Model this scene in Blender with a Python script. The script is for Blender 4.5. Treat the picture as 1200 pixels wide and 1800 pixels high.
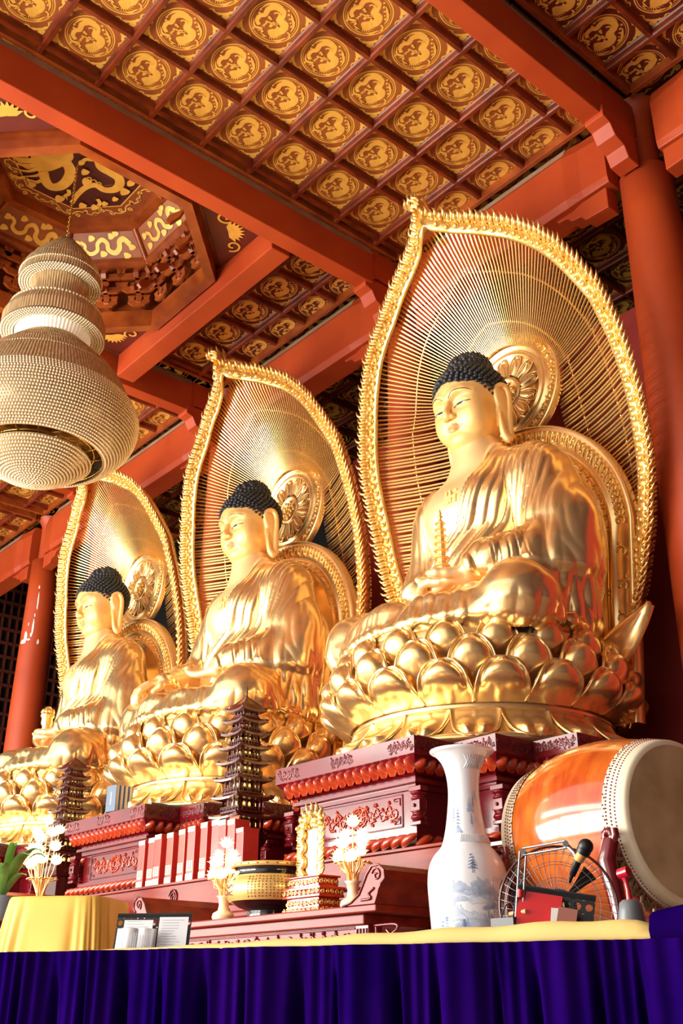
import bpy, math, random
import numpy as np
from mathutils import Vector, Matrix
random.seed(7); np.random.seed(7)
PI = math.pi
scn = bpy.context.scene
for o in list(bpy.data.objects): bpy.data.objects.remove(o)

# ------------------------------------------------------------------ camera
# Metres, camera at the origin of height; X runs along the row of statues, Y goes towards the back wall.
YAW, PIT, ROL, FPX = math.radians(49.7628), math.radians(25.322), math.radians(0.174), 1838.75
fw = Vector((-math.sin(YAW)*math.cos(PIT), math.cos(YAW)*math.cos(PIT), math.sin(PIT)))
rt = Vector((math.cos(YAW), math.sin(YAW), 0)); up = rt.cross(fw)
r2 = rt*math.cos(ROL)+up*math.sin(ROL); u2 = -rt*math.sin(ROL)+up*math.cos(ROL)
cam = bpy.data.cameras.new('camera'); camo = bpy.data.objects.new('camera', cam); scn.collection.objects.link(camo)
M = Matrix.Identity(4)
for i in range(3): M[i][0] = r2[i]; M[i][1] = u2[i]; M[i][2] = -fw[i]
camo.matrix_world = M
cam.sensor_fit = 'VERTICAL'; cam.sensor_height = 36.0; cam.sensor_width = 24.0; cam.lens = FPX*36/1800
cam.clip_end = 200; cam.clip_start = 0.05
scn.camera = camo
# ------------------------------------------------------------------ view + world + daylight
scn.view_settings.view_transform = 'Standard'; scn.view_settings.look = 'None'
scn.view_settings.gamma = 1; scn.view_settings.use_curve_mapping = False
scn.view_settings.exposure = 0.1
W = bpy.data.worlds.new('hall_daylight'); scn.world = W; W.use_nodes = True
wn = W.node_tree; wn.nodes.clear()
wo = wn.nodes.new('ShaderNodeOutputWorld'); bg = wn.nodes.new('ShaderNodeBackground')
tc = wn.nodes.new('ShaderNodeTexCoord'); sep = wn.nodes.new('ShaderNodeSeparateXYZ')
mr = wn.nodes.new('ShaderNodeMapRange'); mr.inputs[1].default_value = 0.05; mr.inputs[2].default_value = 0.75
dp = wn.nodes.new('ShaderNodeVectorMath'); dp.operation = 'DOT_PRODUCT'; dp.inputs[1].default_value = (-.45, -.88, -.12)
mr.inputs[3].default_value = 0.0; mr.inputs[4].default_value = 1.0
mr.interpolation_type = 'SMOOTHSTEP'
cr = wn.nodes.new('ShaderNodeMix'); cr.data_type = 'RGBA'
cr.inputs[6].default_value = (0.05, 0.016, 0.006, 1); cr.inputs[7].default_value = (1.0, 0.93, 0.84, 1)
wn.links.new(tc.outputs['Generated'], dp.inputs[0]); wn.links.new(dp.outputs['Value'], mr.inputs[0])
wn.links.new(mr.outputs[0], cr.inputs[0]); wn.links.new(cr.outputs[2], bg.inputs[0])
bg.inputs[1].default_value = 1.7; wn.links.new(bg.outputs[0], wo.inputs[0])
def area(name, loc, target, sx, sy, power, col=(1, .95, .88)):
    l = bpy.data.lights.new(name, 'AREA'); l.shape = 'RECTANGLE'; l.size = sx; l.size_y = sy; l.energy = power; l.color = col
    o = bpy.data.objects.new(name, l); scn.collection.objects.link(o); o.location = loc
    o.rotation_euler = (Vector(target)-Vector(loc)).to_track_quat('-Z', 'Y').to_euler(); return o
# daylight through the row of open hall doors on the front side; the last is added to brighten the foreground
for dx in (-25, -20.5, -16, -11.5, -7.6):
    area('door_daylight', (dx, -6.0, 1.9), (dx+3.5, 8, 2.8), 3.2, 4.6, 850)
area('high_front_light', (-13, -6.5, 6.2), (-8, 8, 5.0), 14, 1.6, 700)  # wide area light high at the front

# ------------------------------------------------------------------ helpers
C = scn.collection
class MB:
    def __init__(s): s.v = []; s.f = []; s.m = []; s.sm = []
    def add(s, V, F, mi=0, smooth=False):
        b = len(s.v); s.v.extend([tuple(map(float, p)) for p in V])
        s.f.extend([tuple(i+b for i in f) for f in F]); s.m.extend([mi]*len(F)); s.sm.extend([smooth]*len(F)); return s
    def box(s, x0, x1, y0, y1, z0, z1, mi=0):
        V = [(x0,y0,z0),(x1,y0,z0),(x1,y1,z0),(x0,y1,z0),(x0,y0,z1),(x1,y0,z1),(x1,y1,z1),(x0,y1,z1)]
        return s.add(V, [(0,3,2,1),(4,5,6,7),(0,1,5,4),(1,2,6,5),(2,3,7,6),(3,0,4,7)], mi)
    def obox(s, c, ax, ay, az, hx, hy, hz, mi=0):
        c = Vector(c); ax = Vector(ax).normalized()*hx; ay = Vector(ay).normalized()*hy; az = Vector(az).normalized()*hz
        V = [c+a*ax+b*ay+d*az for d in (-1,1) for a, b in ((-1,-1),(1,-1),(1,1),(-1,1))]
        return s.add(V, [(0,3,2,1),(4,5,6,7),(0,1,5,4),(1,2,6,5),(2,3,7,6),(3,0,4,7)], mi)
    def loops(s, L, mi=0, smooth=True, closed=True, cap0=False, cap1=False):
        n = len(L[0]); V = [p for l in L for p in l]; F = []
        for i in range(len(L)-1):
            for j in range(n if closed else n-1):
                k = (j+1) % n; F.append((i*n+j, i*n+k, (i+1)*n+k, (i+1)*n+j))
        s.add(V, F, mi, smooth)
        if cap0: s.add(L[0], [tuple(range(n-1, -1, -1))], mi)
        if cap1: s.add(L[-1], [tuple(range(n))], mi)
        return s
    def lathe(s, prof, n=32, c=(0,0,0), mi=0, smooth=True, sx=1, sy=1, cap=True):
        L = [[(c[0]+sx*r*math.cos(2*PI*j/n), c[1]+sy*r*math.sin(2*PI*j/n), c[2]+z) for j in range(n)] for r, z in prof]
        return s.loops(L, mi, smooth, True, cap and prof[0][0] > 1e-4, cap and prof[-1][0] > 1e-4)
    def tube(s, P, r, n=8, mi=0, cap=True, smooth=True):
        P = [Vector(p) for p in P]; R = r if isinstance(r, (list, tuple)) else [r]*len(P)
        L = []; pu = None
        for i, p in enumerate(P):
            t = (P[min(i+1, len(P)-1)]-P[max(i-1, 0)])
            t = t.normalized() if t.length > 1e-9 else Vector((0,0,1))
            if pu is None: pu = t.orthogonal().normalized()
            else:
                pu = pu-t*pu.dot(t); pu = pu.normalized() if pu.length > 1e-6 else t.orthogonal().normalized()
            w = t.cross(pu)
            L.append([p+R[i]*(math.cos(2*PI*j/n)*pu+math.sin(2*PI*j/n)*w) for j in range(n)])
        return s.loops(L, mi, smooth, True, cap, cap)
    def ball(s, c, r, n=8, m=6, mi=0, sc=(1,1,1)):
        prof = [(max(1e-5, r*math.sin(PI*i/m)), -r*math.cos(PI*i/m)) for i in range(m+1)]
        L = [[(c[0]+sc[0]*a*math.cos(2*PI*j/n), c[1]+sc[1]*a*math.sin(2*PI*j/n), c[2]+sc[2]*z) for j in range(n)] for a, z in prof]
        return s.loops(L, mi, True)
    def prism(s, poly, f0, f1, mi=0):   # poly of 2D points, f0/f1 map (a,b)->3D for the two sides
        A = [f0(*p) for p in poly]; B = [f1(*p) for p in poly]; n = len(poly)
        return s.add(A+B, [tuple(range(n-1,-1,-1)), tuple(range(n, 2*n))]+[(i, (i+1)%n, n+(i+1)%n, n+i) for i in range(n)], mi)
    def build(s, name, mats, parent=None, loc=None, bevel=0):
        me = bpy.data.meshes.new(name); me.from_pydata(s.v, [], s.f)
        mats = mats if isinstance(mats, (list, tuple)) else [mats]
        for m in mats: me.materials.append(m)
        me.polygons.foreach_set('material_index', s.m); me.polygons.foreach_set('use_smooth', s.sm); me.update()
        o = bpy.data.objects.new(name, me); C.objects.link(o)
        if parent: o.parent = parent
        if loc: o.location = loc
        if bevel:
            b = o.modifiers.new('bevel', 'BEVEL'); b.width = bevel; b.segments = 2; b.limit_method = 'ANGLE'; b.angle_limit = 0.7
        return o
def tag(o, label, cat, group=None, kind=None):
    if label: o['label'] = label
    if cat: o['category'] = cat
    if group: o['group'] = group
    if kind: o['kind'] = kind
    return o
def struct(o): o['kind'] = 'structure'; return o
def thing(name, label, cat, loc=(0,0,0), rz=0, group=None, sc=1):
    o = bpy.data.objects.new(name, None); C.objects.link(o); o.location = loc; o.rotation_euler = (0,0,rz); o.scale = (sc,)*3
    return tag(o, label, cat, group)
def copy_tree(o, parent=None):
    c = o.copy(); C.objects.link(c)
    if parent: c.parent = parent
    for ch in list(o.children): copy_tree(ch, c)
    return c
def dup(o, loc, rz=None, label=None):
    c = copy_tree(o); c.location = loc
    if rz is not None: c.rotation_euler = (0,0,rz)
    if label: c['label'] = label
    return c
def npmesh(name, V, F, mats, parent=None, smooth=True, midx=None):
    me = bpy.data.meshes.new(name); V = np.asarray(V, np.float32); F = np.asarray(F, np.int32); k = F.shape[1]
    me.vertices.add(len(V)); me.vertices.foreach_set('co', V.ravel())
    me.loops.add(F.size); me.loops.foreach_set('vertex_index', F.ravel())
    me.polygons.add(len(F)); me.polygons.foreach_set('loop_start', np.arange(len(F), dtype=np.int32)*k)
    try: me.polygons.foreach_set('loop_total', np.full(len(F), k, np.int32))
    except Exception: pass
    me.polygons.foreach_set('use_smooth', np.full(len(F), smooth, bool))
    for m in (mats if isinstance(mats, (list, tuple)) else [mats]): me.materials.append(m)
    if midx is not None: me.polygons.foreach_set('material_index', np.asarray(midx, np.int32))
    me.update(calc_edges=True); me.validate()
    o = bpy.data.objects.new(name, me); C.objects.link(o)
    if parent: o.parent = parent
    return o

# ------------------------------------------------------------------ materials
def mat(name, col, rough=.5, metal=0, col2=None, nscale=6, ndetail=4, stretch=None, bump=0, bscale=30, coat=0, emit=None, estr=0, contrast=(.35,.65), spec=None):
    m = bpy.data.materials.new(name); m.use_nodes = True; nt = m.node_tree; b = nt.nodes['Principled BSDF']
    b.inputs['Base Color'].default_value = (*col, 1); b.inputs['Roughness'].default_value = rough; b.inputs['Metallic'].default_value = metal
    if spec is not None: b.inputs['Specular IOR Level'].default_value = spec
    if coat: b.inputs['Coat Weight'].default_value = coat; b.inputs['Coat Roughness'].default_value = .08
    if emit: b.inputs['Emission Color'].default_value = (*emit, 1); b.inputs['Emission Strength'].default_value = estr
    if col2 or bump:
        t = nt.nodes.new('ShaderNodeTexCoord'); mp = nt.nodes.new('ShaderNodeMapping'); nt.links.new(t.outputs['Object'], mp.inputs[0])
        if stretch: mp.inputs['Scale'].default_value = stretch
        if col2:
            n = nt.nodes.new('ShaderNodeTexNoise'); n.inputs['Scale'].default_value = nscale; n.inputs['Detail'].default_value = ndetail
            nt.links.new(mp.outputs[0], n.inputs[0])
            r = nt.nodes.new('ShaderNodeMapRange'); r.inputs[1].default_value = contrast[0]; r.inputs[2].default_value = contrast[1]
            nt.links.new(n.outputs[0], r.inputs[0])
            x = nt.nodes.new('ShaderNodeMix'); x.data_type = 'RGBA'; x.inputs[6].default_value = (*col, 1); x.inputs[7].default_value = (*col2, 1)
            nt.links.new(r.outputs[0], x.inputs[0]); nt.links.new(x.outputs[2], b.inputs['Base Color'])
        if bump:
            n2 = nt.nodes.new('ShaderNodeTexNoise'); n2.inputs['Scale'].default_value = bscale; n2.inputs['Detail'].default_value = 3
            nt.links.new(mp.outputs[0], n2.inputs[0])
            bu = nt.nodes.new('ShaderNodeBump'); bu.inputs['Strength'].default_value = bump; bu.inputs['Distance'].default_value = .02
            nt.links.new(n2.outputs[0], bu.inputs['Height']); nt.links.new(bu.outputs[0], b.inputs['Normal'])
    return m
M_beam = mat('red_lacquer_paint', (.46, .060, .009), .5, col2=(.39, .044, .007), nscale=1.3)
M_cap = mat('beam_crown_paint', (.40, .30, .20), .7, col2=(.34, .2, .11), nscale=3)
M_joist = mat('varnished_joist', (.21, .030, .004), .38, col2=(.10, .011, .002), nscale=4, stretch=(1,1,3), bump=.15)
M_joist2 = mat('varnished_timber', (.36, .075, .012), .3, col2=(.20, .032, .006), nscale=3)
M_pan_l = mat('painted_panel_lit', (.36, .10, .016), .5, col2=(.24, .055, .008), nscale=2)  # panel ground of the lit bays, their brightness put into the colour
M_pan_d = mat('painted_panel_shaded', (.14, .016, .006), .5, col2=(.1, .012, .005), nscale=2)  # same ground for the dim bays, their shade put into the colour
M_pgold = mat('gold_paint', (.90, .52, .09), .42, .2, col2=(.76, .40, .06), nscale=5)
M_wall = mat('red_plaster', (.30, .022, .014), .6, col2=(.25, .016, .010), nscale=1.2, bump=.1)
M_dark = mat('dark_blocker', (.045, .009, .005), .6)
M_black = mat('black_void_board', (.004, .003, .003), .9)
M_floor = mat('pale_stone_floor', (.50, .40, .30), .4, col2=(.42, .33, .24), nscale=2)
# ================================================================== SETTING
ZC, ZB = 10.0, 9.35                       # underside of the lattice, underside of the beams
GX0, GX, GY0, GY = -8.04, .769, 4.429, .7476
floor = struct(MB().box(-26, 6, -8, 15, -1.2, -1.1).build('floor', M_floor))
dais = struct(MB().box(-26, 2, 2.2, 15, -1.1, -.25).build('trim_1', M_floor))
# --- 2D pattern helpers (drawn on a panel hanging face down)
def ribbon(P, w):
    P = np.array(P, float); n = len(P)
    if callable(w): W_ = np.array([w(i/(n-1)) for i in range(n)])
    else: W_ = np.full(n, w)
    T = np.gradient(P, axis=0); T /= np.linalg.norm(T, axis=1)[:, None]+1e-9
    N = np.stack([-T[:, 1], T[:, 0]], 1)*W_[:, None]
    A = P+N; B = P-N
    return [tuple(p) for p in A]+[tuple(p) for p in B], [(i, i+1, n+i+1, n+i) for i in range(n-1)]
def cr_spline(P, k=8):
    P = [np.array(p, float) for p in P]; P = [2*P[0]-P[1]]+P+[2*P[-1]-P[-2]]; out = []
    for i in range(1, len(P)-2):
        for j in range(k):
            t = j/k; a, b, c, d = P[i-1:i+3]
            out.append(.5*((2*b)+(-a+c)*t+(2*a-5*b+4*c-d)*t*t+(-a+3*b-3*c+d)*t**3))
    out.append(P[-2]); return out
def spiral(cx, cy, r0, r1, a0, turns, k=18):
    return [(cx+(r0+(r1-r0)*i/k)*math.cos(a0+turns*2*PI*i/k), cy+(r0+(r1-r0)*i/k)*math.sin(a0+turns*2*PI*i/k)) for i in range(k+1)]
def ring2(cx, cy, ra, rb, n=40):
    V = [(cx+r*math.cos(2*PI*i/n), cy+r*math.sin(2*PI*i/n)) for r in (ra, rb) for i in range(n)]
    return V, [(i, (i+1)%n, n+(i+1)%n, n+i) for i in range(n)]
def blob(P, k=5):
    P = list(P)+list(P[:1]); S = cr_spline(P, k)[:-1]; return [tuple(p) for p in S], [tuple(range(len(S)))]
def dragon_pattern():
    S = []
    body = cr_spline([(-.17,.13),(-.04,.20),(.06,.17),(.08,.06),(.17,.03),(.25,-.02),(.24,-.14),(.14,-.22),(.02,-.2),(-.04,-.25),(-.15,-.24),(-.2,-.16)], 7)
    S.append(ribbon(body, lambda t: .062*(1-.7*t)+.012))
    n = len(body)
    for i in range(6, n-8, 4):      # crest spikes
        a = np.array(body[i]); b = np.array(body[i+2]); t = (b-a)/(np.linalg.norm(b-a)+1e-9); nn = np.array([-t[1], t[0]]); w = .052*(1-.75*i/n)+.006
        p = a+nn*w; S.append(([tuple(p-t*.012), tuple(p+t*.012), tuple(p+nn*.028-t*.014)], [(0,1,2)]))
    S.append(blob([(-.25,.08),(-.27,.15),(-.2,.2),(-.12,.19),(-.09,.12),(-.13,.05),(-.2,.02)]))       # head
    for k in range(6):
        a = 1.2+k*.36; S.append(ribbon(cr_spline([(-.18+.06*math.cos(a), .13+.06*math.sin(a)), (-.18+.1*math.cos(a+.2), .13+.1*math.sin(a+.2)), (-.17+.15*math.cos(a+.05), .13+.15*math.sin(a+.05))], 4), lambda t: .013*(1-t)+.002))
    for (x, y, a) in ((.0,.0,3.6),(.13,-.1,.5),(-.06,-.12,2.4),(.2,.15,1.0),(-.02,.29,1.6)):   # claws
        S.append(ribbon(cr_spline([(x, y), (x+.05*math.cos(a), y+.05*math.sin(a)), (x+.09*math.cos(a+.5), y+.09*math.sin(a+.5))], 4), .014))
        for d in (-.7, 0, .7):
            px, py = x+.09*math.cos(a+.5), y+.09*math.sin(a+.5)
            S.append(ribbon(cr_spline([(px, py), (px+.03*math.cos(a+.5+d), py+.03*math.sin(a+.5+d)), (px+.05*math.cos(a+.9+d), py+.05*math.sin(a+.9+d))], 3), lambda t: .007*(1-t)+.001))
    for P in ([(-.3,-.12),(-.22,-.08),(-.26,-.2),(-.16,-.3)],[(.3,.12),(.24,.2),(.14,.3),(.02,.33)],[(-.3,.2),(-.24,.28),(-.12,.33)],[(.33,-.06),(.3,-.18),(.2,-.29),(.06,-.33)],[(-.02,-.02),(.0,.06),(-.06,.0)],[(-.34,.0),(-.32,.1),(-.3,-.05)]): S.append(ribbon(cr_spline(P, 4), lambda t: .018*math.sin(PI*t)+.004))
    for (x, y, r) in ((.06,-.32,.02),(-.3,-.2,.02),(-.04,.1,.02),(.03,-.12,.024),(.33,.05,.018),(-.08,.0,.028),(.02,-.08,.02),(-.26,-.05,.022),(.27,.1,.02),(.0,-.3,.018),(-.13,-.1,.016),(.12,.27,.02),(.16,.22,.014)):
        S.append(blob([(x+r*math.cos(q)*(1.5 if i%2 else 1), y+r*math.sin(q)) for i, q in enumerate(np.linspace(0, 2*PI, 7)[:-1])], 3))
    return S
PAT = dragon_pattern()
def corner_scrolls(rad=.5):
    S = []
    for sx in (-1, 1):
        for sy in (-1, 1):
            T = []
            T.append(ribbon(spiral(.40, .40, .012, .05, .3, 1.2), .011))
            T.append(ribbon(spiral(.29, .42, .008, .034, 2.4, 1.1), .009)); T.append(ribbon(spiral(.42, .29, .008, .034, 5.2, -1.1), .009))
            T.append(ribbon(cr_spline([(.45,.12),(.42,.18),(.45,.24),(.4,.33),(.33,.4),(.24,.45),(.18,.42),(.12,.45)], 5), lambda t: .016*math.sin(PI*t)+.006))
            T.append(blob([(.44,.44),(.36,.46),(.35,.36),(.46,.36)], 3))
            for P, F in T: S.append(([(sx*a, sy*b) for a, b in P], F if sx*sy > 0 else [tuple(reversed(f)) for f in F]))
    return S
SCR = corner_scrolls()
def flat_pattern(mb, shapes, sx, sy, z, mi, rot=0, cx=0, cy=0):
    c, s_ = math.cos(rot), math.sin(rot)
    for i, (P, F) in enumerate(shapes):
        mb.add([(cx+sx*(c*a-s_*b), cy+sy*(s_*a+c*b), z-.00012*i) for a, b in P], F, mi)
def panel_mesh(dark):
    mb = MB(); hx, hy = GX/2-.02, GY/2-.02
    mb.box(-hx, hx, -hy, hy, .0, .03, 0)
    k = .72
    flat_pattern(mb, [(([(a*1.0, b*1.0) for a, b in P]), F) for P, F in PAT], .70, .68, -.001, 1)
    flat_pattern(mb, [ring2(0, 0, .398, .418), ring2(0, 0, .368, .378)], .70, .68, -.001, 1)
    flat_pattern(mb, SCR, .74, .72, -.001, 1)
    return mb
# each painted coffer panel: a child of its bay's ceiling
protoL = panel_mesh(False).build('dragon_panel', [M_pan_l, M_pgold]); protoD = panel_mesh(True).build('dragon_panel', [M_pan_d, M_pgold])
for p_ in (protoL, protoD): p_.location = (0, 0, -50)
def ceiling_bay(x0, x1, y0, y1, dark=False):
    """lattice of joists at z 10 .. 10.2 with panels above; x0..x1, y0..y1 open area"""
    mb = MB()
    xs = [GX0+GX*k for k in range(-24, 20) if x0-.05 < GX0+GX*k < x1+.05]
    ys = [GY0+GY*k for k in range(-14, 16) if y0-.05 < GY0+GY*k < y1+.05]
    w = .055
    def joist(a, b, c, d, alongx, dz=0):
        # moulded joist: wide upper board, narrow bottom fillet with chamfers
        if alongx: pr_ = lambda t, u, z: (t, c+u, z)
        else: pr_ = lambda t, u, z: (c+u, t, z)
        prof = [(-.052,.13),(-.052,.10),(-.038,.085),(-.036,.02),(-.024,0),(.024,0),(.036,.02),(.038,.085),(.052,.10),(.052,.13)]
        mb.loops([[pr_(t, u, ZC+z+dz) for u, z in prof] for t in (a, b)], 0, False, True, True, True)
    for y in ys: joist(x0, x1, y, 0, True)
    for x in xs: joist(y0, y1, x, 0, False, .004)
    root = struct(mb.build('ceiling', M_joist))
    mb = MB()
    for (a, b) in ((x0, x1),):
        mb.box(x0-.02, x1+.02, y0-.02, y0+.05, ZC-.02, ZC+.16); mb.box(x0-.02, x1+.02, y1-.05, y1+.02, ZC-.02, ZC+.16)
        mb.box(x0-.02, x0+.05, y0, y1, ZC-.02, ZC+.16); mb.box(x1-.05, x1+.02, y0, y1, ZC-.02, ZC+.16)
    mb.box(x0, x1, y0, y1, ZC+.17, ZC+.2)
    mb.build('frame', M_joist2, root, bevel=.01)
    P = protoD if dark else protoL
    xc = [GX0+GX*(k+.5) for k in range(-24, 20) if x0-.32 < GX0+GX*(k+.5) < x1+.32]
    yc = [GY0+GY*(k+.5) for k in range(-14, 16) if y0-.32 < GY0+GY*(k+.5) < y1+.32]
    for x in xc:
        for y in yc:
            c = P.copy(); C.objects.link(c); c.parent = root; c.location = (x, y, ZC+.11)
    return root
ceiling_bay(-8.97, -5.15, -1.0, 8.66)             # bay of the nearest statue
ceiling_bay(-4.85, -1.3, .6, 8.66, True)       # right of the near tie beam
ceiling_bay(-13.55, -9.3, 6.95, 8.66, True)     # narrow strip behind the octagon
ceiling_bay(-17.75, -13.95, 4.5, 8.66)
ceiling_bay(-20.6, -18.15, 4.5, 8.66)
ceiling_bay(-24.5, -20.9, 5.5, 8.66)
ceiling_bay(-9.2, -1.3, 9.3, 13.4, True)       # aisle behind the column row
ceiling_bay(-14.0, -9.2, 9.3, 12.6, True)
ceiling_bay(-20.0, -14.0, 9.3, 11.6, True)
bpy.data.objects.remove(protoL); bpy.data.objects.remove(protoD)
struct(MB().box(-25, 1, -3, 15, ZC+1.9, ZC+2.0).build('ceiling', M_black))
# --- tie beams (run towards the back), rounded crown
def tie_beam(xc, y0, y1, label, name='tie_beam', endcap=True, w=.125, crown=True):
    mb = MB(); t = thing(name, label, 'beam', (xc, (y0+y1)/2, ZB), 0, 'red tie beams under the coffered ceiling'); a, b = y0-(y0+y1)/2, y1-(y0+y1)/2
    prof = [(-w, 0), (w, 0), (w, .50), (w-.03, .62), (w-.1, .68), (-w+.1, .68), (-w+.03, .62), (-w, .50)]
    mb.loops([[(u, yy, z) for u, z in prof] for yy in (a, b)], 0, False, True, True, True)
    o = mb.build('beam_body', M_beam, t, bevel=.012)
    m2 = MB()
    for s in (-1, 1): m2.loops([[(s*(w+.002), yy, .5), (s*(w-.03), yy, .625), (s*(w-.1), yy, .70)] for yy in ((a, b) if s > 0 else (b, a))], 0, False, False)
    m2.build('crown_edge', M_cap, t)
    if endcap:   # raised shoe where the beam steps down before the column
        m3 = MB(); m3.loops([[(u*.93, yy, z) for u, z in ((-w, dz), (w, dz), (w, .6), (-w, .6))] for yy, dz in ((b-.02, .06), (b+.12, .14), (b+.62, .14))], 0, False, True, True, True)
        m3.build('beam_tail', M_beam, t, bevel=.008)
    return t
tie_beam(-5.03, -1.5, 8.15, 'red tie beam at upper right, running to the near round column')
tie_beam(-9.08, -1.5, 8.15, 'wide red tie beam crossing from the left edge between the coffers and the octagon')
tie_beam(-13.78, 2.0, 8.12, 'red tie beam behind the chandelier, far side of the octagon')
tie_beam(-17.98, 2.0, 8.12, 'farthest red tie beam, ending above the smallest mandorla tip')
# cross beam behind the octagon (runs along the row)
mb = MB(); mb.box(-2.12, 2.12, -.16, .16, 0, .62); t = thing('cross_beam', 'red cross beam along the back side of the octagonal well', 'beam', (-11.4, 6.75, ZB)); mb.build('beam_body', M_beam, t, bevel=.015)
# --- round columns
COLX = [-5.0, -9.12, -13.78, -17.98, -20.9]
def column(x, label, y=9.0, r=.36):
    t = thing('round_column', label, 'column', (x, y, -.25), 0, 'red round columns in the statue row')
    MB().lathe([(r*1.06, 0), (r*1.04, 3), (r*.98, 6), (r*.90, 8.2), (r*.86, 9.25), (.2, 9.28)], 40).build('shaft', M_beam, t)
    MB().lathe([(.19, 9.2), (.19, 10.0), (.20, 10.12), (.27, 10.26), (.3, 10.3)], 28).build('neck', M_beam, t)
    return t
labs = ['near red round column standing right of the largest mandorla', 'red round column seen through the slats of the largest mandorla',
        'red round column hidden behind the middle mandorla', 'red round column hidden behind the farthest mandorla',
        'red round column with chipped paint at the left edge']
for x, l in zip(COLX, labs): column(x, l)
# chipped paint on the left column
_col = [o for o in C.objects if o.name.startswith('round_column') and o['label'].endswith('left edge')][0]
M_chip = mat('bare_plaster', (.75, .72, .68), .8); _rnd = random.Random(3); mb = MB()
for a_, z_, w_, h_ in ((-1.15, 7.42, .05, .16), (-1.3, 7.32, .10, .06), (-.95, 7.35, .07, .03), (-.72, 7.62, .025, .22), (-.78, 7.45, .03, .06), (-.62, 8.22, .02, .26), (-.70, 7.9, .015, .05), (-.30, 7.30, .03, .08), (-1.05, 7.7, .012, .05), (-.66, 8.55, .02, .05)):
    R0 = float(np.interp(z_, [0, 3, 6, 8.2, 9.25], [.382, .374, .353, .324, .31]))+.004
    mb.add([(R0*math.cos(a_+w_/R0*math.cos(q)*_rnd.uniform(.6, 1)), R0*math.sin(a_+w_/R0*math.cos(q)*_rnd.uniform(.6, 1)), z_+h_*math.sin(q)*_rnd.uniform(.6, 1)) for q in np.linspace(0, 2*PI, 12)[:-1]], [tuple(range(11))])
mb.build('bare_plaster_patches', M_chip, _col)
# --- architraves along the column row: cross-section bulging, with tapered joint ends
def architrave(x0, x1, label):
    t = thing('architrave', label, 'beam', ((x0+x1)/2, 8.86, 8.95), 0, 'red architraves between the columns')
    hw = (x1-x0)/2
    prof = [(-.2, .0), (.2, .0), (.22, .1), (.22, .80), (.12, 1.0), (-.12, 1.0), (-.24, .78), (-.24, .1)]
    mb = MB(); L = []
    for x, k, dz in ((-hw+.25, .55, .1), (-hw+.6, .75, .06), (-hw+.8, 1, 0), (hw-.8, 1, 0), (hw-.6, .75, .06), (hw-.25, .55, .1)):
        L.append([(x, u*k, z*(1-dz)+dz) for u, z in prof])
    mb.loops(L, 0, False, True, True, True); mb.build('beam_body', M_beam, t, bevel=.01)
    m2 = MB(); m2.loops([[(x, -.243, .76), (x, -.125, 1.01)] for x in (hw-.8, -hw+.8)], 0, False, False); m2.build('crown_edge', M_cap, t)
    # stepped brackets (que-ti) below both ends
    for s in (-1, 1):
        m3 = MB(); pl = [(0, .05), (.80, .05), (.74, -.03), (.60, -.05), (.54, -.13), (.40, -.15), (.34, -.24), (0, -.26)]
        pl = [(s*(hw-.3-a), b) for a, b in pl]
        if s > 0: pl = pl[::-1]
        m3.prism(pl, lambda a, b: (a, -.11, b), lambda a, b: (a, .11, b)); m3.build('bracket', M_beam, t, bevel=.01)
    return t
for i, l in enumerate(['red architrave behind the largest mandorla', 'red architrave behind the middle mandorla', 'red architrave above the farthest mandorla', 'short red architrave by the chipped column']):
    architrave(COLX[i+1]+.1, COLX[i]-.1, l)
architrave(-4.9, -1.0, 'red architrave right of the near column'); architrave(-24.6, -21.0, 'red architrave left of the chipped column')
# saddle brackets where tie beams meet columns
for i, x in enumerate(COLX[:4]):
    t = thing('column_bracket', ['flared red bracket at the head of the near column', 'flared red bracket beside the tip of the largest mandorla', 'flared red bracket beside the middle mandorla tip', 'flared red bracket beside the smallest mandorla tip'][i], 'bracket', (x, 8.66, 8.95))
    pl = [(-.62, .5), (-.62, .34), (-.5, .3), (-.42, .16), (-.26, .1), (-.2, -.04), (0, -.06), (0, .5)]
    mb = MB(); mb.prism(pl, lambda a, b: (-.13, a, b), lambda a, b: (.13, a, b)); mb.build('bracket_body', M_beam, t, bevel=.01)
# --- red back wall between the columns, lattice niche wall at the left end
struct(MB().box(-10.9, 2.6, 9.45, 9.6, -.25, 7.70).build('wall_back', M_wall))
struct(MB().box(-25, 2, 13.6, 13.8, -.25, 12).build('wall_rear', M_black))
struct(MB().box(2.6, 2.8, -5.5, 13.6, -1.1, 12).build('blocker_wall_right', M_dark))  # unseen dark wall, added to keep light off right-facing sides
mb = MB(); XW = -25.0
mb.box(XW-.3, XW-.12, 2, 14, -.25, 12, 1)
y = 4.0
while y < 13.6: mb.box(XW-.12, XW, y, y+.035, 0, 10.2, 0); y += .2
z = .4
while z < 10: mb.box(XW-.12, XW+.02, 4, 13.6, z, z+.07, 0); z += .36
struct(mb.build('wall_left', [mat('niche_lattice', (.09, .016, .007), .5), M_black]))
# --- octagonal well over the bay of the middle statue
OX, OY = -11.42, 4.6
def octv(ap, z, rot=0): 
    R = ap/math.cos(PI/8); return [(OX+R*math.cos(PI/8+k*PI/4+rot), OY+R*math.sin(PI/8+k*PI/4+rot), z) for k in range(8)]
mb = MB()
def ringwall(a0, z0, a1, z1, mi=0): mb.loops([octv(a0, z0), octv(a1, z1)], mi, False)
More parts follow.
